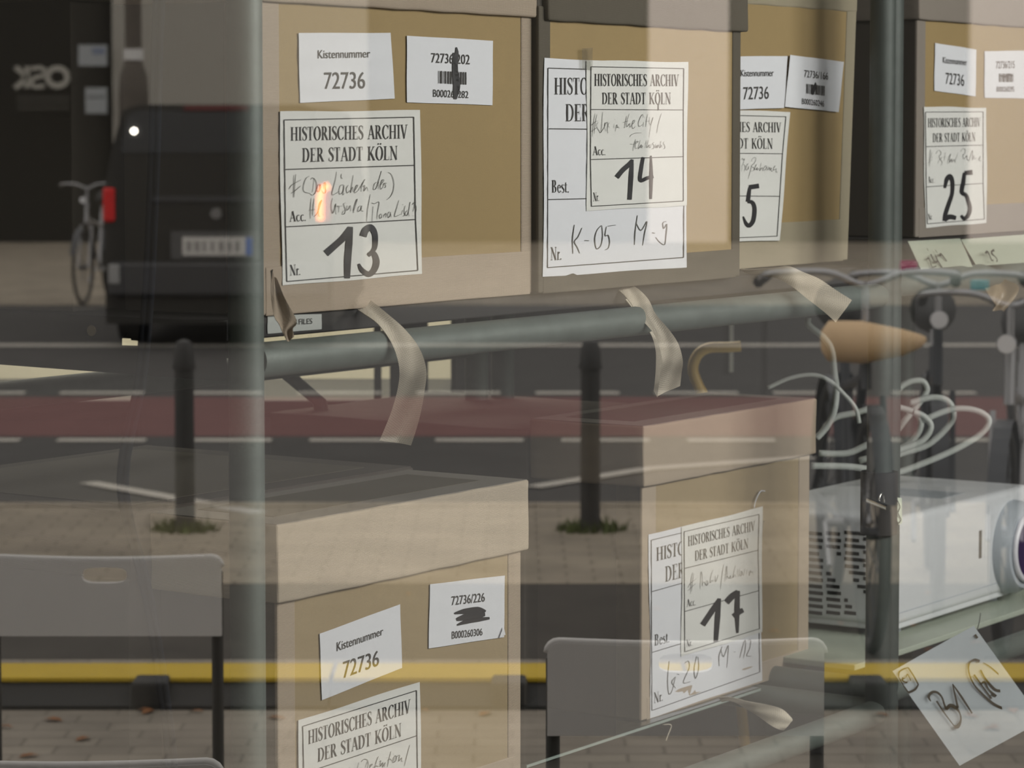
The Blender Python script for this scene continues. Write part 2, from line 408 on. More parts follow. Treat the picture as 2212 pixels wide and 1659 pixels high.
# ------------------------------------------------------------------ the shop: room and window
def sbox(name, m, *a, **k):
    return obj(name, MB().box(*a), m, kind='structure', **k)
sbox('floor', M['floor_in'], -3.5, 4.2, 2.08, 8.9, -.06, 0)
sbox('ceiling', M['wall_dark'], -3.5, 4.2, 2.08, 8.9, 3.0, 3.1)
sbox('wall_left', M['wall_dark'], -3.6, -3.5, 2.08, 8.9, 0, 3.0)
sbox('wall_right', M['wall_dark'], 4.2, 4.3, 2.08, 8.9, 0, 3.0)
sbox('wall_back', M['wall_in'], -3.6, 4.3, 8.8, 8.9, 0, 3.0)
wf = MB(); wf.box(-7, -2.0, 1.95, 2.08, 0, 3.1); wf.box(2.4, 7, 1.95, 2.08, 0, 3.1); wf.box(-2.0, 2.4, 1.95, 2.08, 0, .5); wf.box(-2.0, 2.4, 1.95, 2.08, 2.3, 3.1)
obj('wall_front', wf, mat('dark_shopfront_render', (.06, .055, .05), .8, noise=.1), kind='structure')
win = empty('window_1', T((0, GY, .5))); win['kind'] = 'structure'
fr = MB(); fr.box(-2.0, -1.95, 1.97, 2.06, .5, 2.3, .004); fr.box(2.35, 2.4, 1.97, 2.06, .5, 2.3, .004); fr.box(-2.0, 2.4, 1.97, 2.06, .5, .55, .004); fr.box(-2.0, 2.4, 1.97, 2.06, 2.25, 2.3, .004)
obj('window_frame', fr, M['tube_dark'], win)
pn = MB().box(-1.95, 2.35, GY, GY+.008, .55, 2.25)
midx = []
for f in pn.F:
    c = sum((pn.V[i] for i in f), Vector())/len(f); midx.append(0 if abs(c.y-GY) < 1e-5 else 1)
obj('window_pane', pn, None, win, mats=[M['pane'], M['pane_back']], midx=midx)
# ------------------------------------------------------------------ rack
RT = .0212
rack = empty('tube_rack', T(rk(0, 0, 0)) @ RU, label='grey-green steel tube rack with shelves carrying the numbered archive boxes', cat='rack')
T2 = 1.648; SR = .813; HU = 1.350; HL = .655
def rtube(a, b, name='rail', r=RT, parent=rack, m='tube'):
    return obj(name, MB().tube([rk(*a), rk(*b)], r, 20), M[m], parent, smooth='auto')
for t_ in (0, T2):
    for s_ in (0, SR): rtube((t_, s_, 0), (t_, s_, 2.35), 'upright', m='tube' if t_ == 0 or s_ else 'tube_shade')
for h_ in (HU, HL):
    rtube((RT*.6, 0, h_), (T2-RT*.6, 0, h_))
    if h_ == HL: rtube((0, RT*.6, h_), (0, SR-RT*.6, h_), 'cross_rail')
    rtube((T2, RT*.6, h_), (T2, SR-RT*.6, h_), 'cross_rail')
rtube((0, SR, 1.235), (T2, SR, 1.235)); rtube((0, SR, .62), (T2, SR, .62))
for t_, s_ in ((0, 0), (T2, 0)):
    for h_ in (2.3,):
        rtube((t_, 0, h_), (t_, SR, h_), 'cross_rail')
rtube((0, 0, 2.3), (T2, 0, 2.3))
LR = WM[rack]
HB = HU+RT+.0005
o = sym('shelf_board', MB().box(-.02, T2+.03, .035, .83, HB-HU*0, HB+.026, .002), M['black'], rack)
ft = o
fp = lambda x, y, l: on_s(x, y, .0345-l)
s_ = Sheet(o, [(578, 682), (695, 678), (695, 711), (578, 721)], fp, .0006, M['paper_grey'], 'shelf_tag', 0, label='grey shelf tag reading FILES')
s_.ink('printed_text', s_.text('sans', [('R', 637, 643, 689, 701, 688, 700), ('FILES', 646, 675, 688, 701, 687, 699)]), M['ink'])
# clamp plate at the left end with a notched gap and a brass screw
pa = th(262, 747, .0)
pl = MB()
def left_pt(px, py):                       # on the plane of the left end of the rack (t = -0.021)
    d = ray(px, py); n = U; k = n.dot(P0-U*.022-C0)/n.dot(d); return C0+d*k
sl = lambda px, py: ((left_pt(px, py)-P0).dot(VV), left_pt(px, py).z)
hr = [(262, 746), (262, 733), (266, 724), (272, 721), (274, 726), (276, 721), (282, 728), (284, 735), (302, 736), (302, 747)]
hr = [sl(*p) for p in hr]
slit = [sl(*p) for p in ((386, 690), (389, 690), (389, 738), (386, 738))]
hbt = left_pt(488, 824).z
a0 = sl(488, 700)[0]; a1 = sl(0, 700)[0]+.06
pm = plate([(a0, hbt), (a1, hbt+.004), (a1, HB+.026), (a0, HB+.026)], [hr, slit], -.001, .001)
pm.V = [Vector((-.0215+v.y, v.x, v.z)) for v in pm.V]
sym('side_beam', pm, M['black'], rack)
c = left_pt(200, 714); sc_ = MB().tube([c, c-U*.003], .0065, 16)
obj('screw_head', sc_, mat('dull_brass', (.45, .38, .25), .5, .6), rack, smooth='auto')
# lower shelves
sym('shelf_board', MB().box(.03, .80, .10, .83, HL+RT+.0005, .68, .002), M['shelf_green'], rack)
gs = sym('glass_shelf', MB().box(.90, 1.615, .205, .80, .671, .679, .001), M['glass_shelf'], rack)
sym('polished_edge', MB().box(.90, 1.615, .2035, .205, .6735, .6775), mat('polished_glass_edge', (.30, .36, .33), .3), gs)
# sleeve, pin and wire on the right upright
h1 = th(1900, 1018, 0)[1]; h0 = th(1900, 1152, 0)[1]
slv = sym('clamp_sleeve', MB().tube([(T2, 0, h0), (T2, 0, h1)], .031, 24), M['sleeve'], rack, smooth='auto')
c = on_s(1888, 1080, -.036)
obj('lock_pin', MB().tube([c-VV*-.01, c-VV*.035+U*-.018-Vector((0, 0, .008))], .0055, 14), M['chrome'], slv, smooth='auto')
rg = [c+U*(.0095*math.cos(a*math.pi/8)+.004)+Vector((0, 0, .0115*math.sin(a*math.pi/8)))-VV*.012 for a in range(16)]
obj('pin_ring', MB().tube(rg, .0018, 8, closed=True), M['chrome'], slv, smooth=True)
tg = MB()
tp = [on_s(x, y, -.03) for x, y in ((1934, 1074), (1948, 1076), (1949, 1130), (1942, 1134), (1937, 1120))]
tg.poly(tp[::-1]); tg.poly([p+VV*.0006 for p in tp])
obj('paper_tag', tg, M['paper_green'], slv)
wr = smooth_path([on_s(x, y, -.032) for x, y in ((1938, 1080), (1944, 1095), (1940, 1108), (1946, 1122), (1942, 1130))], 5)
obj('tie_wire', MB().tube(wr, .0008, 6), M['slot'], slv, smooth=True)
# second rack behind the right upright
T3 = T2+.052; S3 = .011
rack2 = empty('tube_rack', T(rk(T3, S3, 0)) @ RU, label='second steel tube rack at the right edge, holding the projector', cat='rack')
for t_ in (T3, 3.35):
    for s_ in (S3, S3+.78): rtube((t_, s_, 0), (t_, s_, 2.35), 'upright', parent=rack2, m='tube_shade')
for h_ in (1.365, .6795):
    rtube((T3, S3, h_), (3.35, S3, h_), parent=rack2); rtube((T3, S3, h_), (T3, S3+.78, h_), 'cross_rail', parent=rack2)
    rtube((T3, S3+.78, h_), (3.35, S3+.78, h_), parent=rack2)
b3 = T(Vector((-T3, -S3, 0)))
sym('glass_shelf', MB().box(T3+.03, 3.3, .075, .86, 1.3865, 1.394, .001, T=b3), M['glass_shelf'], rack2)
sym('shelf_board', MB().box(1.93, 3.3, .105, .80, 1.3945, 1.432, .002, T=b3), M['black'], rack2)
sym('shelf_board', MB().box(T3+.03, 3.3, .085, .86, .7015, .712, .002, T=b3), M['shelf_green'], rack2)
# ------------------------------------------------------------------ archive boxes
def make_box(label, s, xl, xr, yref, h0, h1, lid_h, depth, cloth, side, kraft='kraft', wt=.04, bt=.055, ov=.009, roll=0, group='numbered archive boxes on the rack', lidcloth=None, toppanel=None, rimmat='lid_rim', plain=False, trange=None, rib=True, ovl=None):
    tl, tr = trange if trange else (th(xl, yref, s)[0], th(xr, yref, s)[0])
    W = tr-tl; H = h1-h0
    Mx = T(rk(tl, s, h0)) @ RU
    b = empty('archive_box', Mx, label=label, cat='archive box', group=None)
    hl = H-lid_h
    sym('carton_body', MB().box(0, W, .002, depth, 0, hl+.03, .002), side, b)
    if not plain:
        sym('front_panel', MB().box(wt-.004+.002, W-wt+.003, 0, .004, bt-.01, hl+.02), M[kraft], b)
        rm = M[('rib_' if rib else 'cloth_')+cloth]
        sym('corner_tape', MB().box(0, wt, -.0006, .05, 0, hl+.02, .0025, sub=1), rm, b)
        sym('corner_tape', MB().box(W-wt+.0045, W, -.0006, .05, 0, hl+.02, .0025, sub=1), rm, b)
        sym('bottom_tape', MB().box(wt*.35, W-wt*.45, -.0016, .05, -.0012, bt, .0015, sub=6, jit=.0003), M['cloth_'+cloth], b)
    lc = lidcloth or M['cloth_'+cloth]
    lid = sym('lid', MB().box(-ov if ovl is None else ovl, W+ov, -ov, depth+ov, hl, H, .0035, 3, sub=12, jit=.0006), lc, b, smooth='auto')
    if roll:                                # the carton leans: its sides are sheared, its foot stays flat
        for ch in list(b.children_recursive):
            for v in ch.data.vertices: v.co.x += v.co.z*math.tan(roll)
    if toppanel:
        rimw = .045
        sym('lid_rim', MB().box(-ov+.002, W+ov-.002, -ov+.003, depth+ov-.002, H-.001, H+.0008), M[rimmat], lid)
        sym('lid_panel', MB().box(rimw, W-rimw, rimw*.9, depth-rimw*.6, H, H+.0016), toppanel, lid)
    return b, tl, tr
def Pl(s): return lambda x, y, l: on_s(x, y, s-l)
LIFT = .0021
# 13 ------------------------------------------------
h0_13 = HB+.0265+.0015
b13, _, _ = make_box('beige cloth archive box numbered 13, leftmost on the upper shelf', .03, 553, 1162, 400, h0_13, th(1180, 39, .021)[1]+.10, .10, .21, 'beige', M['side'], wt=.046, bt=.058)
f = Pl(.03)
s_ = Sheet(b13, [(645, 71), (844, 71), (853, 213), (648, 222)], f, LIFT, M['paper'], 'box_number_sticker', seed=1)
s_.ink('printed_text', s_.text('sans', [('Kistennummer', 687, 800, 107, 126, 105, 124), ('72736', 701, 789, 154, 192, 153, 191)]), M['ink'])
s_ = Sheet(b13, [(879, 77), (1065, 88), (1064, 227), (879, 221)], f, LIFT, M['paper'], 'barcode_sticker', 0)
def barcode(x0, x1, yl0, yl1, yr0, yr1, n=32, seed=3):
    r = random.Random(seed); out = []; x = 0; tot = 0; seq = []
    while tot < n: a = r.choice((.5, .5, 1, 1.5)); g = r.choice((.5, .6, 1)); seq.append((tot, a)); tot += a+g
    for p, a in seq:
        k0 = p/tot; k1 = (p+a)/tot
        out.append([(x0+(x1-x0)*k0, yl0+(yr0-yl0)*k0), (x0+(x1-x0)*k1, yl0+(yr0-yl0)*k1), (x0+(x1-x0)*k1, yl1+(yr1-yl1)*k1), (x0+(x1-x0)*k0, yl1+(yr1-yl1)*k0)])
    return out
s_.ink('printed_text', s_.text('sans', [('72736/202', 932, 1015, 113, 135, 117, 139), ('B000260282', 936, 1012, 192, 209, 196, 212)])+barcode(947, 1009, 153, 180, 156, 183), M['ink'])
s_.ink('marker_scribble', thick(cA, [([(1477, 345), (1480, 390), (1468, 450), (1470, 560), (1478, 640), (1468, 725)], [2, 7, 11, 12, 12, 14, 6]), ([(1455, 385), (1470, 500), (1490, 600), (1488, 690)], [2, 9, 9, 5])]), M['marker'], .0012)
s_ = Sheet(b13, [(604, 241), (908, 238), (912, 592), (610, 617)], f, LIFT+.0006, M['paper_warm'], 'archive_label', .0004, seed=2)
FR = lambda tl, tr, br, bl: [[tl, tr, br, bl, tl]]
s_.ink('printed_frame', lines([[(614, 259), (894, 253), (898, 474), (903, 584), (620, 608), (617, 490), (614, 259)], [(617, 366), (896, 357)], [(618, 490), (899, 474)]], 2.0), M['ink'])
s_.ink('printed_text', s_.text('serif', [('HISTORISCHES ARCHIV', 628, 881, 274.6, 304, 269, 299), ('DER STADT KÖLN', 653, 860, 320, 350, 315, 345), ('Acc.', 626, 662, 456, 479, 455, 477), ('Nr.', 627, 650, 572, 595, 571, 594)]), M['ink'])
w13 = [[(240, 195), (230, 530)], [(272, 180), (255, 360), (245, 530)], [(172, 405), (200, 355), (265, 310), (350, 265)], [(200, 468), (270, 420), (345, 355)],
 [(475, 210), (420, 250), (385, 370), (395, 440), (465, 465)], [(545, 250), (520, 450)], [(495, 260), (520, 235), (565, 270), (585, 360), (565, 450), (520, 495), (470, 460)],
 [(630, 330), (600, 350), (590, 430), (620, 435), (640, 330), (645, 420)], [(690, 400), (700, 310), (720, 330), (715, 390), (720, 440), (690, 465), (655, 420)],
 [(880, 145), (860, 280), (815, 440), (815, 490), (850, 480), (915, 440)], [(985, 340), (940, 350), (915, 430), (930, 480), (975, 440), (990, 345), (985, 420), (970, 490), (1000, 465)], [(955, 178), (948, 225), (970, 250)],
 [(1055, 345), (1025, 400), (1040, 460), (1085, 420)], [(1130, 195), (1110, 330), (1090, 460), (1105, 400), (1120, 375), (1130, 450)], [(1150, 430), (1195, 360), (1180, 345), (1155, 400), (1150, 460), (1200, 430)],
 [(1200, 430), (1300, 265), (1285, 290), (1250, 380), (1250, 440)], [(1275, 370), (1300, 350), (1290, 435), (1330, 375), (1350, 435)], [(1480, 300), (1445, 330), (1430, 400), (1445, 410), (1480, 370), (1550, 135), (1510, 280), (1505, 400)],
 [(1535, 350), (1585, 275), (1560, 270), (1535, 350), (1540, 405), (1575, 370)], [(1575, 370), (1590, 320), (1630, 315)], [(1600, 320), (1615, 370), (1585, 385)], [(1655, 155), (1700, 190), (1735, 300), (1725, 430), (1680, 520), (1625, 565)],
 [(500, 540), (490, 700), (488, 845)], [(545, 545), (530, 670), (522, 800)], [(465, 720), (560, 708)], [(550, 815), (600, 750), (650, 600), (655, 570), (620, 640), (610, 790), (635, 810)], [(680, 778), (692, 786)],
 [(820, 540), (800, 650), (820, 765), (850, 700), (870, 620), (865, 700), (875, 780)], [(885, 650), (900, 665), (915, 660), (912, 750)], [(925, 665), (965, 655)], [(1015, 610), (985, 625), (1010, 700), (1000, 770), (965, 775), (985, 720)],
 [(1040, 650), (1030, 720), (1060, 700), (1085, 650), (1095, 735)], [(1130, 750), (1165, 640), (1190, 555), (1165, 590), (1135, 720), (1140, 760)], [(1240, 650), (1205, 680), (1200, 740), (1240, 710), (1255, 650), (1250, 720), (1285, 735)],
 [(1385, 480), (1345, 700), (1330, 885)], [(1425, 660), (1410, 885)], [(1400, 610), (1450, 620), (1515, 600), (1490, 760), (1485, 855)], [(1545, 770), (1520, 800), (1530, 840), (1555, 820), (1550, 775)],
 [(1590, 780), (1580, 830)], [(1590, 800), (1620, 765), (1615, 830)], [(1670, 740), (1645, 780), (1655, 830), (1685, 790), (1685, 745), (1695, 825)], [(1810, 570), (1780, 680), (1745, 800), (1770, 810), (1835, 780)],
 [(1865, 720), (1850, 790)], [(1864, 630), (1874, 638)], [(1905, 650), (1890, 730), (1900, 790), (1870, 810)], [(1940, 720), (1905, 760), (1920, 800), (1950, 760), (1980, 595), (1955, 750), (1965, 810)],
 [(2010, 640), (2030, 610), (2045, 640), (2020, 740)], [(2018, 798), (2028, 805)], [(2040, 590), (2070, 680), (2060, 770)]]
s_.ink('handwriting', hand(cP, w13, 1.5), M['pen'], .0009)
s_.ink('marker_number', thick(cB, [([(522, 330), (600, 262), (650, 215), (700, 142)], [15, 14, 14, 11]), ([(703, 135), (692, 250), (682, 380), (678, 512)], [10, 15, 15, 12]),
    ([(795, 205), (812, 160), (850, 140), (880, 185), (882, 270), (865, 312), (832, 345)], [15, 15, 14, 12, 11, 9, 8]), ([(832, 338), (872, 330), (892, 390), (875, 450), (835, 482), (785, 450), (762, 405)], [8, 11, 14, 13, 12, 10, 4])]), M['marker'], .0010)
# 14 ------------------------------------------------
h0_14 = h0_13
b14, _, _ = make_box('dark grey cloth archive box numbered 14, second on the upper shelf', .018, 1163, 1599, 400, h0_14, th(1628, 70, .009)[1]+.10, .10, .21, 'dark', M['side'], wt=.030, bt=.042, rib=False, ovl=.012)
f = Pl(.018)
s_ = Sheet(b14, [(1176, 125), (1484, 139), (1483, 577), (1173, 598)], f, LIFT, M['paper'], 'archive_label', .0004, seed=3, label='larger white archive label half covered by a second label')
s_.ink('printed_frame', lines([[(1184, 147), (1478, 156), (1478, 300), (1477, 556), (1183, 578), (1184, 147)], [(1186, 278), (1478, 281)], [(1185, 431), (1477, 424)]], 1.8), M['ink'])
s_.ink('printed_text', s_.text('serif', [('HISTORISCHES ARCHIV', 1198, 1478, 168, 204, 168, 204), ('DER STADT KÖLN', 1222, 1452, 225, 262, 224, 260), ('Best.', 1192, 1230, 389, 416, 389, 416), ('Nr.', 1190, 1214, 534, 562, 533, 561)]), M['ink'])
# keep the printed text of the back sheet from running past its right edge: the front sheet covers it
s_.ink('handwriting', hand(cF, [[(520, 315), (505, 430), (508, 545)], [(580, 340), (550, 410), (520, 450), (545, 500), (562, 542)], [(600, 440), (636, 442)], [(735, 320), (700, 360), (682, 430), (695, 505), (730, 480), (745, 400), (738, 322)],
    [(775, 330), (765, 400), (790, 400), (800, 450), (790, 500), (765, 515)], [(785, 326), (850, 318)], [(1022, 240), (1005, 360), (998, 475)], [(1012, 300), (1050, 360), (1098, 288), (1080, 380), (1063, 480)], [(1140, 378), (1163, 383)],
    [(1252, 288), (1225, 300), (1232, 345), (1256, 310), (1250, 400), (1238, 472), (1200, 455), (1168, 415)]], 2.6), M['pen'], .0009)
s_ = Sheet(b14, [(1268, 130), (1486.5, 134), (1483, 444), (1268, 455)], f, LIFT+.0016, M['paper_warm'], 'archive_label', .0004, seed=4)
s_.ink('printed_frame', lines([[(1277, 144), (1477.5, 148), (1476.5, 237.3), (1476.5, 338), (1476.5, 434), (1278, 445.6), (1275.8, 344.5), (1277, 144)], [(1276.8, 236.5), (1476.5, 237.3)], [(1275.8, 344.5), (1476.5, 338.2)]], 1.5), M['ink'])
s_.ink('printed_text', s_.text('serif', [('HISTORISCHES ARCHIV', 1284.4, 1467, 159.5, 185.5, 161, 186), ('DER STADT KÖLN', 1300.7, 1450, 200, 225, 200, 225), ('Acc.', 1281, 1309, 316, 335, 316, 335), ('Nr.', 1282, 1295, 415.5, 434.5, 415, 434)]), M['ink'])
w14 = [[(210, 100), (170, 330), (148, 605)], [(248, 115), (210, 330), (190, 545)], [(105, 375), (160, 330), (215, 280), (268, 262)], [(115, 500), (180, 455), (250, 405)], [(280, 295), (245, 330), (250, 400), (290, 470), (325, 520), (370, 460), (420, 380), (432, 295), (415, 400), (448, 490)],
 [(375, 70), (362, 200), (350, 400), (328, 520)], [(430, 330), (475, 290), (485, 350), (520, 415)], [(520, 300), (490, 350), (475, 440), (487, 530)], [(640, 225), (645, 245)], [(620, 325), (615, 420)], [(650, 490), (660, 420), (685, 345), (690, 410), (712, 390), (732, 430)],
 [(950, 110), (900, 280), (895, 390), (930, 360), (965, 320), (965, 400), (1000, 370)], [(895, 150), (870, 280), (848, 420)], [(808, 298), (860, 285), (930, 260)], [(990, 370), (1060, 290), (1065, 250), (1035, 265), (1010, 370), (1035, 430), (1085, 380)],
 [(1255, 185), (1240, 125), (1200, 170), (1150, 300), (1165, 380), (1200, 370), (1250, 340)], [(1278, 188), (1288, 194)], [(1265, 290), (1252, 390)], [(1350, 110), (1325, 250), (1310, 390)], [(1310, 268), (1395, 262)], [(1395, 175), (1385, 290), (1410, 350), (1440, 290), (1468, 180), (1420, 360), (1380, 620)],
 [(1650, 100), (1590, 300), (1545, 530)], [(960, 615), (990, 570), (1080, 530), (1220, 520)], [(1090, 660), (1060, 760), (1028, 912)], [(965, 770), (1050, 768), (1130, 730), (1140, 705), (1100, 715), (1080, 800), (1085, 860), (1130, 850)], [(1190, 680), (1165, 780), (1150, 870), (1200, 800), (1215, 780), (1205, 850), (1240, 800), (1235, 860)],
 [(1320, 690), (1295, 845)], [(1365, 680), (1335, 800), (1335, 845), (1385, 780), (1385, 845), (1410, 830)], [(1450, 655), (1455, 660)], [(1425, 760), (1415, 850)], [(1490, 725), (1460, 760), (1490, 800), (1475, 860), (1440, 870)], [(1520, 760), (1515, 850), (1560, 790), (1555, 850), (1590, 780), (1590, 840)],
 [(1640, 700), (1615, 850), (1650, 790), (1660, 850)], [(1715, 710), (1690, 740), (1720, 800), (1725, 850), (1690, 875)]]
s_.ink('handwriting', hand(cQ, w14, 1.1), M['pen'], .0009)
s_.ink('marker_number', thick(cE, [([(858, 1412), (905, 1355), (955, 1310), (982, 1272)], [10, 10, 10, 6]), ([(980, 1270), (972, 1400), (960, 1590)], [6, 10, 9]), ([(1068, 1252), (1052, 1345), (1045, 1435), (1100, 1418), (1150, 1405)], [7, 8, 8, 8, 7]), ([(1130, 1240), (1132, 1400), (1128, 1585)], [3, 8, 5])]), M['marker'], .0010)
tpm = MB()
tpq = [(1257, 105), (1280, 103), (1280, 152), (1258, 150)]
tpm.poly([f(x, y, LIFT+.0046) for x, y in tpq][::-1]); tpm.poly([f(x, y, LIFT+.0044) for x, y in tpq])
obj('sticky_tape', tpm, M['scotch'], b14)
# 5 ------------------------------------------------
b5, _, _ = make_box('sand-coloured archive box leaning, label ending in 5, third on the upper shelf', .125, 1578, 1831, 560, h0_13+.002, h0_13+.47, .046, .21, 'sand', M['side'], wt=.040, bt=.07, ov=.0016, roll=math.radians(3.6), rib=False, trange=(1.238, th(1831, 560, .125)[0]))
f = Pl(.122)
s_ = Sheet(b5, [(1552, 122), (1701.5, 121), (1694, 233), (1548, 238)], f, LIFT, M['paper'], 'box_number_sticker', 0)
s_.ink('printed_text', s_.text('sans', [('Kistennummer', 1600.5, 1671.5, 150, 165, 148.5, 164.5), ('72736', 1606, 1661, 186.5, 215, 184.5, 213.5)]), M['ink'])
s_ = Sheet(b5, [(1707, 118.5), (1823, 133.4), (1812, 242), (1695.5, 230.5)], f, LIFT+.0004, M['paper'], 'barcode_sticker', 0)
s_.ink('printed_text', s_.text('sans', [('72736/166', 1737.5, 1789, 150, 166.5, 155.5, 172.5), ('B000260246', 1732.5, 1780.5, 211.5, 224.5, 217, 230.5)])+barcode(1742, 1782, 181, 202, 185.5, 207, seed=5), M['ink'])
s_.ink('marker_scribble', thick(cI, [([(553, 655), (548, 690), (535, 720), (530, 755)], [1, 7, 8, 3])]), M['marker'], .0012)
s_ = Sheet(b5, [(1494, 236), (1707, 241.4), (1684.7, 518.8), (1474, 527)], f, LIFT+.0008, M['paper_warm'], 'archive_label', .0003, seed=6)
s_.ink('printed_frame', lines([[(1502, 247), (1698, 252), (1690.7, 332), (1684.7, 424), (1679, 510), (1482, 518), (1502, 247)], [(1497, 330), (1690.7, 332.2)], [(1490, 422), (1684.7, 424)]], 1.4), M['ink'])
s_.ink('printed_text', s_.text('serif', [('HISTORISCHES ARCHIV', 1508, 1688, 262, 284, 264.5, 286), ('DER STADT KÖLN', 1524, 1670, 298, 320, 299, 321.5)]), M['ink'])
w5 = [[(130, 520), (190, 450), (235, 540), (290, 465), (210, 720)], [(130, 830), (220, 735), (300, 780), (310, 870), (260, 1050)], [(180, 830), (150, 1030)], [(450, 740), (430, 690), (360, 830), (350, 980), (430, 945), (470, 800), (450, 950)],
 [(585, 600), (640, 460), (740, 415), (790, 500), (720, 660), (590, 800), (690, 880), (720, 960), (640, 1020), (540, 1020)], [(590, 800), (540, 1020), (440, 1380)], [(700, 960), (815, 730), (770, 800), (740, 960), (820, 930), (850, 860), (830, 990), (905, 900), (905, 990)],
 [(1030, 660), (980, 900), (960, 1015), (1080, 860), (1080, 1010), (1180, 980)], [(1280, 830), (1240, 780), (1150, 880), (1140, 980), (1230, 960), (1270, 830), (1260, 1020)], [(1180, 1040), (1195, 1070)],
 [(1350, 810), (1320, 990), (1420, 850), (1405, 990), (1490, 880), (1470, 1000), (1520, 1040), (1590, 900)], [(1590, 900), (1660, 780), (1600, 850), (1580, 960), (1620, 980), (1700, 920), (1690, 1080), (1740, 1050), (1760, 1120)]]
s_.ink('handwriting', hand(cS, w5, .9), M['pen'], .0009)
s_.ink('marker_number', thick(cE, [([(1990, 1480), (1912, 1492)], [10, 10]), ([(1918, 1488), (1910, 1545), (1902, 1606)], [6, 8, 9])])+thick(cF, [([(1900, 130), (1938, 138), (1955, 190), (1945, 280), (1912, 322), (1885, 300), (1864, 248)], [7, 8, 9, 9, 9, 7, 2])]), M['marker'], .0010)
# 25 ------------------------------------------------
b25, _, _ = make_box('rose-grey lidded archive box numbered 25 on the right rack', .10, 1979, 2270, 300, 1.434, th(1980, 42, .091)[1]+.1, .10, .21, 'rose', M['side'], wt=.035, bt=.052, rib=False)
f = Pl(.10)
s_ = Sheet(b25, [(2020, 92.8), (2109.4, 107), (2107.5, 208), (2018.3, 195.8)], f, LIFT, M['paper'], 'box_number_sticker', 0)
s_.ink('printed_text', s_.text('sans', [('Kistennummer', 2037, 2089, 121.5, 136, 127, 141.5), ('72736', 2043, 2083, 155, 181, 159.5, 186)]), M['ink'])
s_ = Sheet(b25, [(2127, 110.6), (2226, 109), (2227, 213), (2127, 211)], f, LIFT, M['paper'], 'barcode_sticker', 0)
s_.ink('printed_text', s_.text('sans', [('72736/215', 2152, 2192, 131.5, 148, 130.5, 147), ('B000260295', 2153, 2191, 186.5, 198, 186, 198)])+barcode(2158, 2190, 159, 177, 159, 177, seed=8), M['ink'])
s_.ink('marker_scribble', thick(cI, [([(2015, 600), (2060, 610), (2090, 595), (2125, 605)], [1, 5, 6, 2])]), M['marker'], .0012)
s_ = Sheet(b25, [(1995, 230), (2131, 232.7), (2131.7, 481.4), (1999.3, 491.7)], f, LIFT+.0004, M['paper_warm'], 'archive_label', .0003, seed=7)
s_.ink('printed_frame', lines([[(1999.5, 242), (2124, 241.4), (2124, 396), (2126.8, 473), (2003.4, 483.5), (2001, 404), (1999.5, 242)], [(2000, 316.8), (2123, 313.3)], [(2001, 403.6), (2124, 396)]], 1.3), M['ink'])
s_.ink('printed_text', s_.text('serif', [('HISTORISCHES ARCHIV', 2004.7, 2118, 255.5, 275, 254, 273.5), ('DER STADT KÖLN', 2015, 2107.5, 288, 307, 286, 305), ('Acc.', 2005, 2019, 381, 395, 381, 395), ('Nr.', 2005, 2015, 462, 475, 461, 474)]), M['ink'])
w25 = [[(240, 210), (225, 400), (205, 800)], [(290, 300), (260, 450)], [(170, 570), (310, 455)], [(160, 670), (310, 525)], [(435, 350), (480, 250), (560, 240), (600, 340), (530, 450), (560, 520), (490, 670)], [(640, 450), (580, 540), (640, 640), (600, 750)],
 [(740, 290), (710, 590)], [(690, 490), (770, 450)], [(820, 690), (860, 480), (930, 350), (900, 480), (890, 650), (960, 520), (970, 640), (1040, 540), (1080, 640), (1100, 540), (1180, 310)], [(1270, 280), (1330, 180), (1410, 190), (1420, 310), (1350, 400), (1370, 510), (1440, 470), (1480, 400), (1490, 520), (1560, 590), (1600, 440), (1680, 230), (1665, 570), (1720, 400), (1740, 530), (1810, 480)], [(1900, 560), (1950, 430), (1900, 520), (1920, 600), (1970, 560)]]
s_.ink('handwriting', hand(cT, w25, 1.1), M['pencil'], .0009)
s_.ink('marker_number', thick(cI, [([(1582, 1498), (1598, 1430), (1622, 1405), (1642, 1445), (1642, 1530), (1625, 1600)], [5, 9, 11, 9, 8, 8]), ([(1803, 1372), (1740, 1378)], [11, 9]), ([(1740, 1375), (1730, 1450), (1718, 1530), (1755, 1560), (1778, 1640)], [7, 9, 9, 8, 8])])+
    thick(cJ, [([(1635, 90), (1610, 160), (1588, 230), (1578, 285)], [8, 9, 9, 7]), ([(1580, 278), (1620, 252), (1672, 262)], [9, 11, 9]), ([(1772, 130), (1782, 190), (1765, 245), (1735, 265), (1712, 240)], [8, 9, 9, 8, 5])]), M['marker'], .0010)
# 16 (lower left) ------------------------------------------------
S16 = .121
b16, _, _ = make_box('pale-lidded archive box at the lower left with sticker 72736/226', S16, 598, 1125, 1310, .6805, th(605, 1134, S16-.009)[1], th(605, 1134, S16-.009)[1]-th(605, 1305, S16-.009)[1], .195, 'tan', M['side_brown'], kraft='kraft_pale', wt=.037, bt=.05, lidcloth=M['cloth_lidbeige'], toppanel=M['lid_top'])
f = Pl(S16)
s_ = Sheet(b16, [(690.5, 1369), (864.4, 1305), (868.8, 1442.5), (695.5, 1512.4)], f, LIFT, M['paper'], 'box_number_sticker', 0)
s_.ink('printed_text', s_.text('sans', [('Kistennummer', 728, 828, 1386, 1407, 1353, 1371), ('72736', 742, 819, 1427, 1465, 1402, 1437)]), M['ink'])
s_ = Sheet(b16, [(929, 1262), (1090.6, 1243), (1089, 1376), (926, 1400.7)], f, LIFT, M['paper'], 'barcode_sticker', 0)
s_.ink('printed_text', s_.text('sans', [('72736/226', 976, 1047.5, 1287, 1307.5, 1279, 1299), ('B000260306', 976.5, 1042.5, 1363, 1380, 1356, 1372)]), M['ink'])
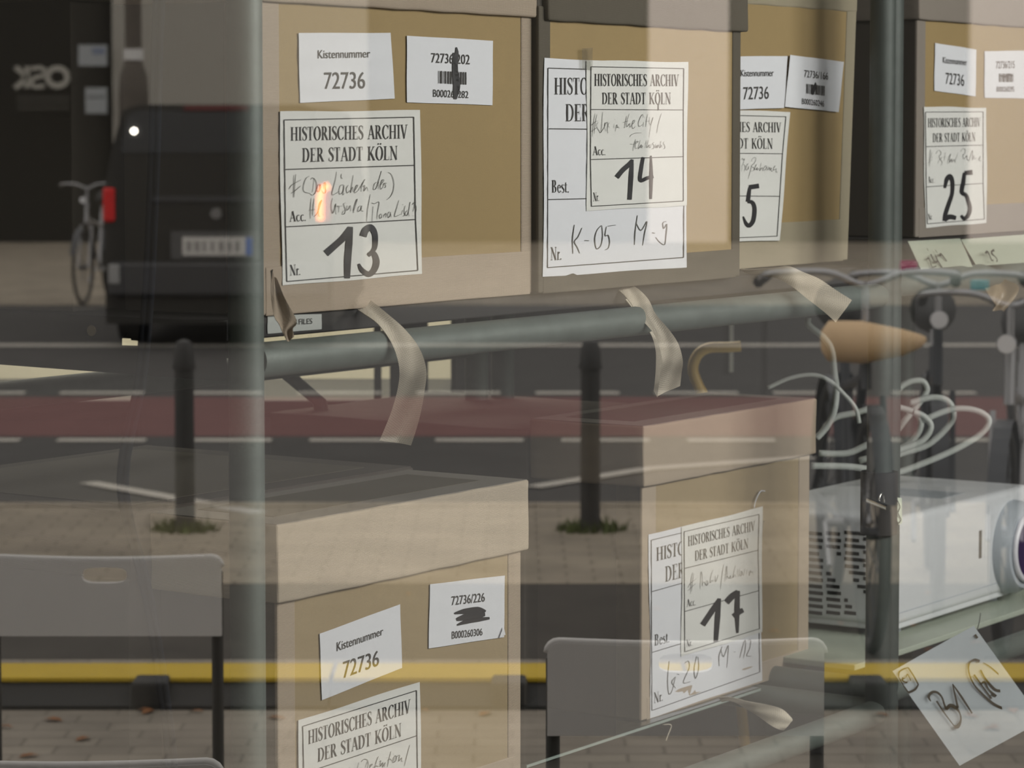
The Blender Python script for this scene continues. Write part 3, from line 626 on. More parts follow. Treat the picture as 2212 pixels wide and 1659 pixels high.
s_.ink('marker_scribble', thick(cD, [([(1470, 255), (1540, 240), (1640, 225), (1700, 240)], [3, 11, 11, 4]), ([(1485, 300), (1560, 280), (1640, 268), (1695, 262)], [6, 16, 16, 7]), ([(1490, 340), (1560, 315), (1650, 300), (1728, 290)], [3, 10, 9, 5])]), M['marker'], .0010)
cn = MB(); cq = [(1088, 1353), (1092, 1371), (1079, 1377)]
cn.poly([f(x, y, LIFT+.003) for x, y in cq][::-1]); cn.poly([f(x, y, LIFT+.0025) for x, y in cq]); obj('lifted_corner', cn, M['paper'], s_.o)
s_ = Sheet(b16, [(644, 1556.5), (907, 1472.4), (912, 1812), (652, 1918)], f, LIFT+.0004, M['paper_warm'], 'archive_label', .0004, seed=9)
s_.ink('printed_frame', lines([[(654, 1569), (900, 1491.5), (901, 1590), (904, 1800), (662, 1895), (654, 1569)], [(655, 1671), (901, 1589)]], 1.8), M['ink'])
s_.ink('printed_text', s_.text('serif', [('HISTORISCHES ARCHIV', 666, 887, 1578.5, 1608, 1510, 1539), ('DER STADT KÖLN', 686.6, 868, 1617, 1646, 1561, 1590)]), M['ink'])
w16 = [[(1940, 70), (1890, 250), (1848, 430)], [(1070, 370), (1045, 470)], [(1215, 350), (1180, 460)], [(1110, 360), (1160, 315), (1215, 330), (1230, 400), (1215, 480)], [(1260, 450), (1300, 405), (1270, 410), (1255, 480)], [(1405, 265), (1370, 350), (1340, 480)], [(1320, 460), (1360, 430), (1410, 440)],
 [(1420, 310), (1428, 316)], [(1430, 360), (1445, 340), (1435, 440), (1480, 370), (1475, 450), (1520, 370), (1505, 450)], [(1550, 285), (1556, 292)], [(1618, 180), (1580, 330), (1558, 450)], [(1560, 340), (1600, 310), (1640, 350)], [(1655, 222), (1661, 228)], [(1660, 280), (1650, 370), (1700, 340), (1710, 270), (1680, 265), (1670, 370)],
 [(1710, 280), (1765, 245), (1750, 350), (1800, 290), (1800, 350), (1825, 345)], [(910, 455), (900, 500)]]
s_.ink('handwriting', hand(cU, w16, 1.4), M['pen'], .0009)
# 17 ------------------------------------------------
S17 = .225
b17, t17, t17r = make_box('archive box numbered 17 with pinkish lid on the lower shelf', S17, 1386, 1747, 1300, .6795, th(1395, 921, S17-.009)[1], th(1395, 921, S17-.009)[1]-th(1395, 1053, S17-.009)[1], .20, 'tan', M['side_brown'], kraft='kraft_pale', wt=.044, bt=.035, lidcloth=M['cloth_tan'], rib=False, toppanel=M['side_brown'])
f = Pl(S17)
s_ = Sheet(b17, [(1401.6, 1154), (1641, 1100), (1646, 1469.7), (1405.7, 1551)], f, LIFT, M['paper'], 'archive_label', .0005, seed=10, label='larger white archive label half covered by a second label')
s_.ink('printed_frame', lines([[(1407, 1166.7), (1636, 1112), (1641.6, 1451.7), (1408.4, 1534.7), (1407, 1166.7)], [(1408.4, 1278), (1469, 1261), (1638, 1215)], [(1409, 1409), (1469, 1391), (1638, 1340)]], 1.5), M['ink'])
s_.ink('printed_text', s_.text('serif', [('HISTORISCHES ARCHIV', 1418, 1652, 1183, 1212, 1125, 1155), ('DER STADT KÖLN', 1437, 1620, 1224, 1257, 1178, 1210), ('Best.', 1414, 1447, 1371, 1395, 1363, 1387), ('Nr.', 1413, 1433, 1496, 1519, 1491, 1513)]), M['ink'])
s_.ink('handwriting', hand(cH, [[(1250, 825), (1238, 960), (1245, 1075), (1270, 1060), (1300, 945)], [(1295, 950), (1270, 990), (1300, 1035)], [(1312, 925), (1330, 930)], [(1370, 840), (1400, 825), (1405, 880), (1360, 990), (1415, 985)], [(1465, 785), (1445, 880), (1455, 960), (1480, 880), (1475, 790)],
    [(1665, 710), (1640, 780), (1640, 865)], [(1655, 735), (1675, 790), (1712, 700), (1700, 875)], [(1752, 752), (1768, 752)], [(1800, 800), (1840, 660), (1845, 720), (1830, 800)], [(1860, 665), (1885, 660), (1880, 720), (1855, 780), (1892, 785)]], 1.9), M['pen'], .0009)
s_ = Sheet(b17, [(1473.7, 1138.5), (1647, 1094.5), (1646, 1366), (1472, 1418.5)], f, LIFT+.0018, M['paper_warm'], 'archive_label', .0004, seed=11)
s_.ink('printed_frame', lines([[(1478, 1148.5), (1640, 1111), (1638, 1188), (1640.8, 1358), (1479.5, 1408), (1479, 1321), (1478, 1148.5)], [(1478.4, 1228), (1638, 1188.4)], [(1479, 1321), (1639, 1276)]], 1.4), M['ink'])
s_.ink('printed_text', s_.text('serif', [('HISTORISCHES ARCHIV', 1486.5, 1631, 1158.5, 1180, 1125, 1146), ('DER STADT KÖLN', 1501.5, 1617, 1190, 1212, 1163, 1184), ('Acc.', 1483.5, 1504, 1295, 1311, 1291, 1307), ('Nr.', 1483, 1496, 1382, 1398, 1379, 1394)]), M['ink'])
w17 = [[(280, 480), (230, 700), (218, 1080)], [(310, 500), (265, 800), (250, 1010)], [(145, 905), (200, 800), (270, 735), (385, 645)], [(135, 995), (250, 890), (360, 785)], [(485, 950), (500, 650), (515, 460), (545, 560), (550, 860)], [(480, 755), (570, 720)], [(550, 850), (570, 760), (610, 750), (650, 830), (690, 830), (700, 720), (660, 720), (670, 820), (740, 770)],
 [(850, 410), (790, 580), (770, 770), (830, 690), (850, 740)], [(870, 680), (885, 720)], [(915, 560), (925, 740), (1000, 540)], [(1155, 250), (1110, 500), (1060, 940)], [(1180, 740), (1210, 500), (1235, 290), (1250, 500), (1225, 680)], [(1165, 540), (1250, 520)], [(1225, 680), (1250, 580), (1300, 650), (1340, 560), (1340, 650), (1390, 600)],
 [(1480, 280), (1440, 440), (1410, 620), (1460, 540), (1490, 600)], [(1545, 380), (1530, 540)], [(1600, 370), (1560, 600)], [(1640, 430), (1600, 560), (1650, 550), (1660, 440), (1700, 560), (1735, 380)], [(1800, 405), (1790, 525)], [(1860, 440), (1865, 570), (1900, 420), (1920, 480), (1960, 450), (1975, 540)]]
s_.ink('handwriting', hand(cR, w17, 1.0), M['pen'], .0009)
s_.ink('marker_number', thick(cH, [([(1512, 542), (1560, 470), (1600, 410), (1640, 345)], [12, 12, 12, 8]), ([(1640, 335), (1628, 480), (1614, 675)], [8, 12, 9]), ([(1698, 365), (1740, 320), (1788, 285)], [13, 14, 12]), ([(1786, 275), (1780, 420), (1783, 605)], [9, 12, 5]), ([(1752, 475), (1790, 445), (1828, 425)], [11, 12, 10])]), M['marker'], .0010)
loose = smooth_path([f(*p, .006) for p in cG([(1950, 1095), (1965, 1030), (2000, 965), (2035, 962)])], 5)
obj('loose_thread', MB().tube(loose, .0012, 6), M['paper'], b17, smooth=True)
thr = smooth_path([on_s(x, y, S17-.006) for x, y in cH([(1200, 1320), (1265, 1325), (1240, 1400), (1225, 1445)])], 5)
obj('loose_thread', MB().tube(thr, .0009, 6), M['strap'], b17, smooth=True)
# boxes behind the front row
make_box('dark box behind box 13 at the upper left', .262, 0, 0, 0, h0_13, h0_13+.46, .08, .52, 'dark', M['side'], plain=True, trange=(-.01, .56))
bb, _, _ = make_box('wide dark lidded box behind the pale-lidded lower-left box', S16+.215, 0, 0, 0, .6805, 1.128, .09, .50, 'dark', M['side'], plain=True, trange=(.17, .775), lidcloth=M['side_brown'], toppanel=M['lid_top'], rimmat='side_brown')
make_box('dark lidded box behind box 17 on the lower shelf', S17+.222, 0, 0, 0, .6795, 1.135, .09, .52, 'dark', M['side'], plain=True, trange=(t17+.0, t17r-.09), lidcloth=M['side_brown'])
# ------------------------------------------------------------------ straps (ribbons) of the boxes
def ribbon(name, parent, left, right, m, th_=.0014, nu=8, k=6, curl=0, **kw):
    """left/right: lists of world points"""
    A = smooth_path(left, k); B = smooth_path(right, k); n = len(A)
    mb = MB(); uvs = []
    Ls = [0]
    for i in range(1, n): Ls.append(Ls[-1]+((A[i]+B[i])/2-(A[i-1]+B[i-1])/2).length)
    def nrm(i):
        d = (A[min(i+1, n-1)]-A[max(i-1, 0)]); e = B[i]-A[i]; return e.cross(d).normalized()
    for side in (0, 1):
        for i in range(n):
            nn = nrm(i)
            for j in range(nu+1):
                u = j/nu; p = A[i].lerp(B[i], u)+nn*(curl*math.sin(u*math.pi)+curl*.5*math.sin(u*9+i*.35)+(th_ if side else 0)); mb.V.append(p); uvs.append((u, Ls[i]))
    w_ = nu+1; off = n*w_
    for i in range(n-1):
        for j in range(nu):
            a = i*w_+j; mb.F.append((a, a+1, a+w_+1, a+w_)); mb.F.append((off+a+w_, off+a+w_+1, off+a+1, off+a))
    for i in range(n-1):
        for j in (0, nu): 
            a = i*w_+j; mb.F.append((a, a+w_, off+a+w_, off+a))
    for i in (0, n-1):
        for j in range(nu): a = i*w_+j; mb.F.append((a, a+1, off+a+1, off+a))
    o = obj(name, mb, m, parent, smooth='auto', **kw)
    uvl = o.data.uv_layers.new(name='UVMap')
    for lp in o.data.loops: uvl.data[lp.index].uv = uvs[lp.vertex_index]
    return o
def strap(parent, L_, R_, ys, **kw):
    l = [at_y(x, y, d) for (x, y), d in zip(L_, ys)]; r = [at_y(x, y, d) for (x, y), d in zip(R_, ys)]
    return ribbon('webbing_strap', parent, l, r, M['strap'], **kw)
strap(b13, [(752, 655), (785, 676), (818, 702), (848, 745), (862, 792), (860, 835), (845, 890), (820, 952)],
      [(800, 648), (834, 676), (876, 712), (906, 752), (921, 800), (916, 850), (905, 908), (888, 962)], [3.62, 3.60, 3.585, 3.565, 3.555, 3.56, 3.57, 3.58], curl=.0012)
s2 = strap(b14, cF([(800, 800), (880, 840), (960, 930), (1040, 1050), (1150, 1180), (1195, 1290), (1218, 1400), (1200, 1520), (1180, 1680)])[:], cF([(960, 790), (1030, 830), (1110, 910), (1170, 1030), (1280, 1160), (1350, 1270), (1383, 1400), (1372, 1500), (1362, 1600)]),
      [4.14, 4.12, 4.10, 4.08, 4.07, 4.07, 4.07, 4.08, 4.09], curl=.0012)
strap(b14, cF([(830, 815), (900, 880), (985, 985), (1060, 1090), (1130, 1190), (1165, 1310), (1168, 1440), (1160, 1560), (1150, 1640)]), cF([(880, 810), (960, 900), (1030, 1000), (1110, 1120), (1190, 1230), (1215, 1330), (1222, 1440), (1205, 1580), (1180, 1690)]),
      [4.16, 4.145, 4.125, 4.11, 4.10, 4.10, 4.10, 4.10, 4.10])
strap(b5, cJ([(-40, 660), (30, 668), (130, 665), (240, 655), (340, 645), (450, 690), (580, 745), (710, 832), (842, 915)]), cJ([(0, 690), (80, 715), (170, 728), (250, 742), (370, 812), (480, 900), (590, 985), (650, 1035), (712, 1092)]),
      [4.50, 4.47, 4.45, 4.43, 4.42, 4.42, 4.42, 4.42, 4.42], curl=.0015)
strap(b17, cL([(-210, 1100), (-140, 1100), (-70, 1118), (0, 1135), (170, 1165), (280, 1200), (350, 1262), (362, 1285)]), cL([(-180, 1140), (-120, 1135), (-40, 1165), (40, 1215), (120, 1275), (200, 1330), (260, 1358), (292, 1365)]),
      [4.60, 4.58, 4.55, 4.52, 4.50, 4.49, 4.49, 4.49], curl=.002)
ribbon('crumpled_ribbon', b25, [at_y(*p, d) for p, d in zip(cJ([(1690, 405), (1730, 470), (1800, 600), (1880, 750), (1930, 850), (1975, 960)]), (5.25, 5.2, 5.12, 5.1, 5.08, 5.07))],
       [at_y(*p, d) for p, d in zip(cJ([(1790, 400), (1840, 480), (1950, 620), (2060, 740), (2165, 835), (2060, 1000)]), (5.25, 5.2, 5.15, 5.12, 5.1, 5.09))], M['foil'], curl=.009, nu=14, label='brown crumpled ribbon')
# torn flap at the lower-left corner of box 13
fl = MB()
fq = [[(590, 582), (598, 600)], [(587, 640), (612, 640)], [(592, 684), (638, 684)], [(604, 702), (640, 700)], [(612, 718), (632, 712)], [(620, 738), (636, 726)]]
fL = [at_y(*a, 3.395-.004*i) for i, (a, b) in enumerate(fq)]; fR = [at_y(*b, 3.40-.004*i) for i, (a, b) in enumerate(fq)]
ribbon('torn_cloth_flap', b13, fL, fR, M['cloth_beige'], curl=.004, nu=10, label='torn cloth corner hanging down')
# ------------------------------------------------------------------ paper cards
def card(name, label, quad, d, m, cat='card', tail=.0006, group=None):
    mb = MB(); q = [at_y(x, y, d) for x, y in quad]
    mb.grid(lambda u, v: q[0].lerp(q[1], u).lerp(q[3].lerp(q[2], u), v)+Vector((0, .003*math.sin(u*3+v*2), 0)), 10, 10, flip=True)
    mb.grid(lambda u, v: q[0].lerp(q[1], u).lerp(q[3].lerp(q[2], u), v)+Vector((0, .003*math.sin(u*3+v*2)+.0008, 0)), 10, 10)
    o = obj(name, mb, m, label=label, cat=cat, smooth='auto'); return o
def card_ink(o, name, faces, d, m):
    mb = MB()
    for f_ in faces: mb.poly([at_y(x, y, d-.0015) for x, y in f_])
    return obj(name, mb, m, o, kind='stuff')
D1 = 4.62
cd1 = card('note_card', 'tilted white card marked B1 below the projector, in front of the lower right tube', [(1928, 1450), (2104, 1352), (2250, 1556), (2073.5, 1655)], D1, M['paper_blue'], 'note card')
card_ink(cd1, 'marker_writing', thick(cV, [([(215, 640), (220, 585), (262, 550), (320, 530)], [2, 3, 3, 2]), ([(320, 530), (380, 620), (435, 720)], [3, 3, 3]), ([(437, 718), (400, 775), (325, 812)], [3, 5, 5]), ([(325, 812), (262, 722), (215, 640)], [3, 2.5, 2]),
    ([(262, 640), (258, 675), (300, 700), (310, 688)], [2, 3, 3, 3]), ([(262, 660), (290, 645)], [2, 2]), ([(300, 640), (315, 605), (352, 680)], [2, 2.5, 2]),
    ([(575, 910), (552, 858), (590, 808), (650, 812), (700, 865), (725, 940), (750, 1005)], [2, 6, 6, 5, 4, 4, 5]), ([(640, 905), (720, 1030), (840, 1190)], [4, 3, 2]), ([(748, 1005), (790, 957), (850, 978), (900, 1040), (912, 1120), (880, 1190), (840, 1195)], [6, 8, 8, 3, 4, 9, 7]),
    ([(880, 985), (850, 850), (820, 715)], [5, 4, 2]), ([(820, 715), (920, 860), (1040, 1045)], [2, 5, 3]),
    ([(1125, 462), (1070, 442), (1010, 480), (1003, 580), (1060, 720), (1180, 850), (1300, 950), (1440, 1005), (1493, 975), (1490, 860), (1440, 740), (1350, 620), (1240, 520), (1165, 475)], [6, 5, 4, 3, 3, 4, 5, 6, 8, 7, 4, 3, 3, 2, 1]),
    ([(1062, 610), (1120, 690), (1200, 800), (1260, 880)], [4, 3, 3, 4]), ([(1140, 722), (1178, 692), (1230, 780), (1305, 850), (1255, 832)], [3, 4, 3, 6, 4]), ([(1135, 555), (1180, 640), (1250, 730), (1310, 785), (1380, 795)], [3, 3, 5, 6, 7]), ([(1072, 160), (1100, 200)], [5, 5])]), D1, M['brownink'])
strg = [at_y(2107, 1374, D1+.003), at_y(2115, 1345, D1+.2), at_y(2118, 1325, 5.0)]
obj('hanging_string', MB().tube(smooth_path(strg, 4), .0008, 6), M['ink'], cd1)
D2 = 5.02
cd2 = card('shelf_card', 'pale green card marked 24 hanging below box 25, left of the crumpled ribbon', [(1961, 521), (2074, 515), (2100.5, 576), (1990, 582)], D2, M['paper_green'])
card_ink(cd2, 'marker_writing', thick(cW, [([(512, 492), (530, 462), (560, 520), (600, 625), (672, 605)], [3, 3, 2, 2, 3]), ([(575, 400), (620, 500), (660, 540), (700, 512)], [3, 2, 5, 3]), ([(650, 410), (700, 520), (775, 635)], [2, 3, 2]), ([(738, 435), (752, 392), (860, 525)], [5, 3, 1.5]), ([(508, 290), (530, 345)], [1, 1]), ([(650, 320), (690, 375)], [1, 1])]), D2, M['ink'])
cd3 = card('shelf_card', 'pale green card marked 25 hanging below box 25 at the right edge', [(2076, 517), (2235, 505), (2240, 565), (2110, 575)], D2+.06, M['paper_green'])
card_ink(cd3, 'marker_writing', thick(cW, [([(1540, 385), (1562, 350), (1605, 410), (1640, 500), (1672, 507)], [5, 4, 2, 2, 4]), ([(1690, 328), (1645, 350), (1655, 400), (1702, 440), (1740, 495), (1732, 535)], [6, 4, 4, 2, 2, 3])]), D2+.055, M['ink'])
# ------------------------------------------------------------------ projector
TP, SP, HP = 1.992, .143, .732
PW, PD, PH = .60, .33, .198
pj = empty('projector', T(rk(TP, SP, HP-.02)) @ RU, label='white projector on the right rack with round lens and slotted vents', cat='projector')
sym('casing', MB().box(0, PW, 0, PD, .02, .02+PH, .014, 4), M['plastic'], pj, smooth='auto')
sym('base_tray', MB().box(.006, PW-.006, .006, PD-.006, .012, .045, .003), M['plastic'], pj)
for x, y in ((.08, .04), (.5, .04), (.08, PD-.05), (.5, PD-.05)): sym('foot', MB().tube([(x, y, 0), (x, y, .022)], .014, 14), M['lensring'], pj, smooth='auto')
def pjt(px, py): t_, h_ = th(px, py, SP); return t_-TP, h_-(HP-.02)
lx, lz = pjt(2186, 1180)
lb = sym('lens_bezel', MB().tube([(lx, .01, lz), (lx, -.012, lz), (lx, -.03, lz)], [.092, .090, .078], 40), M['lensring'], pj, smooth='auto')
sym('lens_rim', MB().tube([(lx, -.0305+0*math.sin(0), lz)]*0+[(lx+.062*math.cos(a*math.pi/16), -.034, lz+.062*math.sin(a*math.pi/16)) for a in range(32)], .006, 8, closed=True), M['lensrim'], lb, smooth=True)
sym('lens_glass', MB().tube([(lx, -.028, lz), (lx, -.033, lz)], .056, 32), M['lensglass'], lb, smooth='auto')
vx, v0 = pjt(2117, 1206); _, v1 = pjt(2117, 1146)
sym('front_slot', MB().box(vx-.006, vx+.006, -.0006, .003, v0, v1), M['slot'], pj)
sx_, _ = pjt(2134, 1200)
sym('panel_seam', MB().box(sx_-.0007, sx_+.0007, -.0004, .002, .05, PH), M['lensring'], pj)
sym('panel_seam', MB().box(.0, PW, -.0004, .002, .043, .0445), M['lensring'], pj)
sym('focus_dial_recess', MB().box(.30, .40, .05, .19, PH+.019, PH+.0205), M['lensring'], pj)
st_ = MB().poly([(.04, .02, PH+.0206), (.07, .05, PH+.0206), (.05, .06, PH+.0206)]); sym('yellow_sticker', st_, mat('yellow_sticker', (.7, .55, .05), .6), pj)
def side(px, py):
    d = ray(px, py); k = U.dot(rk(TP, 0, 0)-C0)/U.dot(d); p = C0+d*k; return (p-P0).dot(VV)-SP, p.z-(HP-.02)
vent_me = None
r0 = 1150; first = None
for row in range(13):
    y = r0+row*14.3
    offs = 0 if row % 2 == 0 else 14
    x = 1925-offs
    while x > 1690:
        x1 = x; x0 = x-(46 if int((1925-x)/58) % 2 == 0 else 30); x -= (x1-x0)+9
        band = 1745+(y-1150)*.62+0
        band2 = band+34+0
        if x1 > band-6 and x0 < band2+6 and y > 1185: 
            if x0 < band: x1 = band-2
            else: x0 = band2+2
            if x1-x0 < 6: continue
        a = side(x1, y); b_ = side(x0, y+7)
        w_ = abs(a[0]-b_[0]); hh = abs(a[1]-side(x1, y+7.5)[1])
        cxm = (a[0]+b_[0])/2; 
        if cxm < .02 or cxm > PD-.02: continue
        if first is None: first = True
        sym('vent_slot', MB().box(-.0005, .002, cxm-w_/2, cxm+w_/2, a[1]-hh, a[1]), M['slot'], pj)  # dark plate standing in for the shade inside a vent opening
# ------------------------------------------------------------------ cables
cb = [(345, -40), (338, 120), (334, 300), (326, 520), (316, 690), (302, 830), (280, 930), (268, 1000), (266, 1060), (280, 1140), (303, 1220), (325, 1320), (342, 1420), (356, 1520), (368, 1620), (374, 1720)]
cbp = smooth_path([at_y(x, y, 3.22) for x, y in cb], 6)
cabo = empty('black_cable', T(cbp[-1]), label='black twin cable hanging in front of the left side', cat='cable')
for dx in (-.0035, .0035): obj('cable_strand', MB().tube([p+Vector((dx, 0, 0)) for p in cbp], .0037, 10), M['cable_black'], cabo, smooth=True)
extra = [cbp[-1], Vector((cbp[-1].x+.03, 3.25, .5)), Vector((cbp[-1].x+.05, 3.3, .01))]
obj('cable_strand', MB().tube(smooth_path(extra, 6), .0055, 10), M['cable_black'], cabo, smooth=True)
obj('cable_strand', MB().tube([cbp[0], cbp[0]+Vector((0, 0, 1.0))], .0055, 10), M['cable_black'], cabo, smooth=True)
coil = empty('cable_coil', T(at_y(1900, 1020, 5.6)), label='loosely coiled white cable behind the right upright', cat='cable')
loops = [[(1150, 560), (1240, 430), (1420, 200), (1432, 120), (1380, 80), (1260, 110), (1100, 250), (900, 330), (700, 380), (600, 500)], [(900, 720), (1230, 620), (1340, 540), (1392, 430), (1350, 340), (1200, 290)], [(580, 660), (800, 660), (950, 600), (1150, 500)],
         [(1000, 760), (1230, 665), (1450, 590), (1620, 430), (1650, 330), (1600, 240), (1480, 215), (1300, 260)], [(1100, 830), (1250, 800), (1600, 660), (1850, 520), (1932, 410), (1880, 340), (1750, 305), (1600, 320), (1400, 400)], [(1200, 640), (1400, 560), (1470, 450), (1420, 370), (1330, 330)],
         [(560, 540), (640, 450), (700, 320), (718, 150), (700, 0), (680, -160), (620, -260), (500, -360), (495, -420)], [(170, 140), (350, 60), (530, 35), (660, 80), (770, 180), (870, 300), (900, 420)], [(520, 760), (800, 765), (1000, 790)]]
for i, l in enumerate(loops): obj('cable_loop', MB().tube(smooth_path([at_y(x, y, 5.75-.05*i) for x, y in cK(l)], 6), .0062 if i != 7 else .004, 10), M['cable_white'], coil, smooth=True)
yh = empty('yellow_tube', T((at_y(1545, 950, 5.9).x, 5.9, 0)), label='bent ochre tube standing behind box 17', cat='tube')
yp = [(1600, 748), (1572, 750), (1530, 752), (1506, 768), (1497, 798), (1508, 832), (1522, 862), (1545, 950)]
yy = smooth_path([at_y(x, y, 5.9) for x, y in yp], 5); yy.append(Vector((yy[-1].x+.1, 5.9, 0)))
obj('bent_pipe', MB().tube(yy, .011, 12), M['yellowtube'], yh, smooth=True)
# ------------------------------------------------------------------ room behind
cab = empty('low_cabinet', T((at_y(700, 850, 7.4).x, 7.7, 0)), label='low dark cabinet against the cream back wall', cat='cabinet')
x0 = -3.2; x1 = at_y(978, 800, 7.4).x-.01
obj('carcass', MB().box(x0, x1, 7.4, 8.0, 0, .90, .004), M['cabinet'], cab)
obj('worktop', MB().box(x0-.01, x1, 7.37, 8.02, .90, .93, .004), M['cabinet'], cab)
for i in range(4):
    a = x0+.02+i*(x1-x0-.04)/4; bq = a+(x1-x0-.04)/4-.01
    dr = obj('door', MB().box(a, bq, 7.382, 7.402, .06, .88, .002), M['cabinet'], cab); obj('door_handle', MB().box(bq-.04, bq-.025, 7.365, 7.384, .6, .75, .003), M['chrome'], dr)
tc_ = empty('tall_cabinet', T((x1+1.9, 7.7, 0)), label='tall dark cabinet at the back right', cat='cabinet')
obj('carcass', MB().box(x1+.005, 4.1, 7.4, 8.0, 0, 2.3, .004), M['cabinet'], tc_)
for i in range(5):
    a = x1+.02+i*.8; dr = obj('door', MB().box(a, a+.78, 7.382, 7.402, .06, 2.25, .002), M['cabinet'], tc_); obj('door_handle', MB().box(a+.7, a+.715, 7.365, 7.384, 1.0, 1.2, .003), M['chrome'], dr)
ck = empty('dark_crate', T((at_y(400, 800, 7.2).x, 7.1, 0)), label='tall dark crate before the cream wall, left of the front upright', cat='crate')
obj('crate_body', MB().box(at_y(316, 800, 7.0).x, at_y(520, 800, 7.0).x, 6.85, 7.2, 0, 1.12, .006), M['cabinet'], ck)
obj('crate_lid', MB().box(at_y(314, 800, 7.0).x, at_y(522, 800, 7.0).x, 6.84, 7.21, 1.12, 1.15, .006), M['cabinet'], ck)
def simple(name, label, cat, fn, m):
    mb = MB(); fn(mb); return obj(name, mb, m, label=label, cat=cat, smooth='auto')
a = at_y(808, 800, 7.2).x; bq = at_y(824, 800, 7.2).x
pt = empty('display_easel', T((a, 7.2, 0)), label='thin dark easel in front of the cream wall', cat='easel')
obj('leg', MB().box(a, bq, 7.19, 7.21, 0, 1.25, .002), M['cabinet'], pt)
obj('board', MB().box(at_y(843, 800, 7.2).x, at_y(925, 800, 7.2).x, 7.17, 7.2, 0.0, 1.3, .003), M['cabinet'], pt)
obj('crossbar', MB().box(a, at_y(925, 800, 7.2).x, 7.2, 7.215, 1.25, 1.28, .002), M['cabinet'], pt)
simple('leaning_strut', 'dark strut slanting down behind the front tube', 'strut', lambda mb: mb.tube([at_y(570, 765, 5.0), at_y(690, 868, 5.0), Vector((at_y(1010, 868, 5.0).x, 5.0, 0.0))], .0125, 12), M['tube_dark'])
simple('steel_pole', 'blue-grey steel pole in front of the tall cabinet', 'pole', lambda mb: mb.tube([Vector((at_y(1030, 800, 6.6).x, 6.6, 0)), Vector((at_y(1030, 800, 6.6).x, 6.6, 2.9))], .015, 14), M['steelblue'])
# ------------------------------------------------------------------ the street, mirrored in the pane
def paving(name, c1, c2, mortar, sc, bw=.5, rh=.25, off=.5):
    m = bpy.data.materials.new(name); m.use_nodes = True; nt = m.node_tree; N = nt.nodes; L = nt.links; b = N['Principled BSDF']; b.inputs['Roughness'].default_value = .9
    tc = N.new('ShaderNodeTexCoord'); br = N.new('ShaderNodeTexBrick'); L.new(tc.outputs['Object'], br.inputs['Vector'])
    br.inputs['Color1'].default_value = (*c1, 1); br.inputs['Color2'].default_value = (*c2, 1); br.inputs['Mortar'].default_value = (*mortar, 1)
    br.inputs['Scale'].default_value = sc; br.inputs['Mortar Size'].default_value = .012; br.inputs['Brick Width'].default_value = bw; br.inputs['Row Height'].default_value = rh; br.offset = off
    nz_ = N.new('ShaderNodeTexNoise'); nz_.inputs['Scale'].default_value = 2.2; nz_.inputs['Detail'].default_value = 6; L.new(tc.outputs['Object'], nz_.inputs['Vector'])
    mx = N.new('ShaderNodeMix'); mx.data_type = 'RGBA'; mx.blend_type = 'MULTIPLY'; mx.inputs[0].default_value = .75; L.new(br.outputs[0], mx.inputs[6])
    rp = N.new('ShaderNodeMapRange'); rp.inputs[1].default_value = .3; rp.inputs[2].default_value = .7; rp.inputs[3].default_value = .6; rp.inputs[4].default_value = 1.15; L.new(nz_.outputs[0], rp.inputs[0])
    L.new(rp.outputs[0], mx.inputs[7]); L.new(mx.outputs[2], b.inputs['Base Color'])
    bp = N.new('ShaderNodeBump'); bp.inputs['Distance'].default_value = .004; L.new(br.outputs[1], bp.inputs['Height']); bp.invert = True; L.new(bp.outputs[0], b.inputs['Normal']); return m
M['pave'] = paving('brown_grey_paving', (.30, .265, .22), (.25, .22, .185), (.20, .175, .145), 2.5)
M['pave_warm'] = paving('sandy_paving', (.335, .29, .225), (.29, .25, .20), (.2, .17, .13), 2.5)
M['asphalt'] = mat('asphalt', (.075, .072, .07), .9, noise=.3, nscale=3)
M['asphalt2'] = mat('dark_setts', (.065, .058, .05), .9, noise=.4, nscale=5)
M['bikelane'] = mat('red_cycle_lane', (.185, .083, .08), .9, noise=.2, nscale=3)
M['paint'] = mat('white_road_paint', (.55, .52, .47), .8, noise=.2, nscale=6)
def yZ(py): return gnd(1106, py).y
y_n = 1.95
def strip(name, m, ya, yb, z0, z1, x0=-26, x1=26, **k): return obj(name, MB().box(x0, x1, min(ya, yb), max(ya, yb), z0, z1), m, kind='structure', **k)
yd0 = yZ(1425); yd1 = yZ(1260); yk = yZ(1095); yb0 = yZ(940); yb1 = yZ(856); yr = yZ(658); yf = yZ(528)
strip('pavement_near', M['pave'], y_n, yd0, -.1, 0)
strip('road_setts', M['asphalt2'], yd0, yd1, -.1, -.002)
strip('pavement_kerbside', M['pave_warm'], yd1, yk, -.1, 0)
strip('kerb', M['pave_warm'], yk, yk-.12, -.1, .005)
strip('road', M['asphalt'], yk-.12, yb0, -.1, -.006)
strip('cycle_lane', M['bikelane'], yb0, yb1, -.1, -.004, x1=sx(1350, 16.5)+3)
strip('cycle_lane_asphalt', M['asphalt'], yb0, yb1, -.1, -.006, x0=sx(1350, 16.5)+3)
strip('road_far', M['asphalt'], yb1, yr, -.1, -.006)
strip('pavement_far', M['pave_warm'], yr, yf-9, -.1, 0)
marks = empty('road_markings', T((0, yb0, 0))); marks['kind'] = 'structure'
def dash(xa, xb, py, wd): 
    y = yZ(py); return MB().box(xa, xb, y-wd/2, y+wd/2, -.004, .0006)
Yd = 2*GY-yZ(950); per = .664; w_ = .464; p0 = sx(940, Yd)
for i in range(-26, 34): obj('lane_dash', dash(p0+i*per, p0+i*per+w_, 950, .12), M['paint'], marks)
Yd = 2*GY-yZ(848); p0 = sx(1157, Yd)
for i in range(-26, 34): obj('lane_dash', dash(p0+i*.74, p0+i*.74+.52, 848, .14), M['paint'], marks)
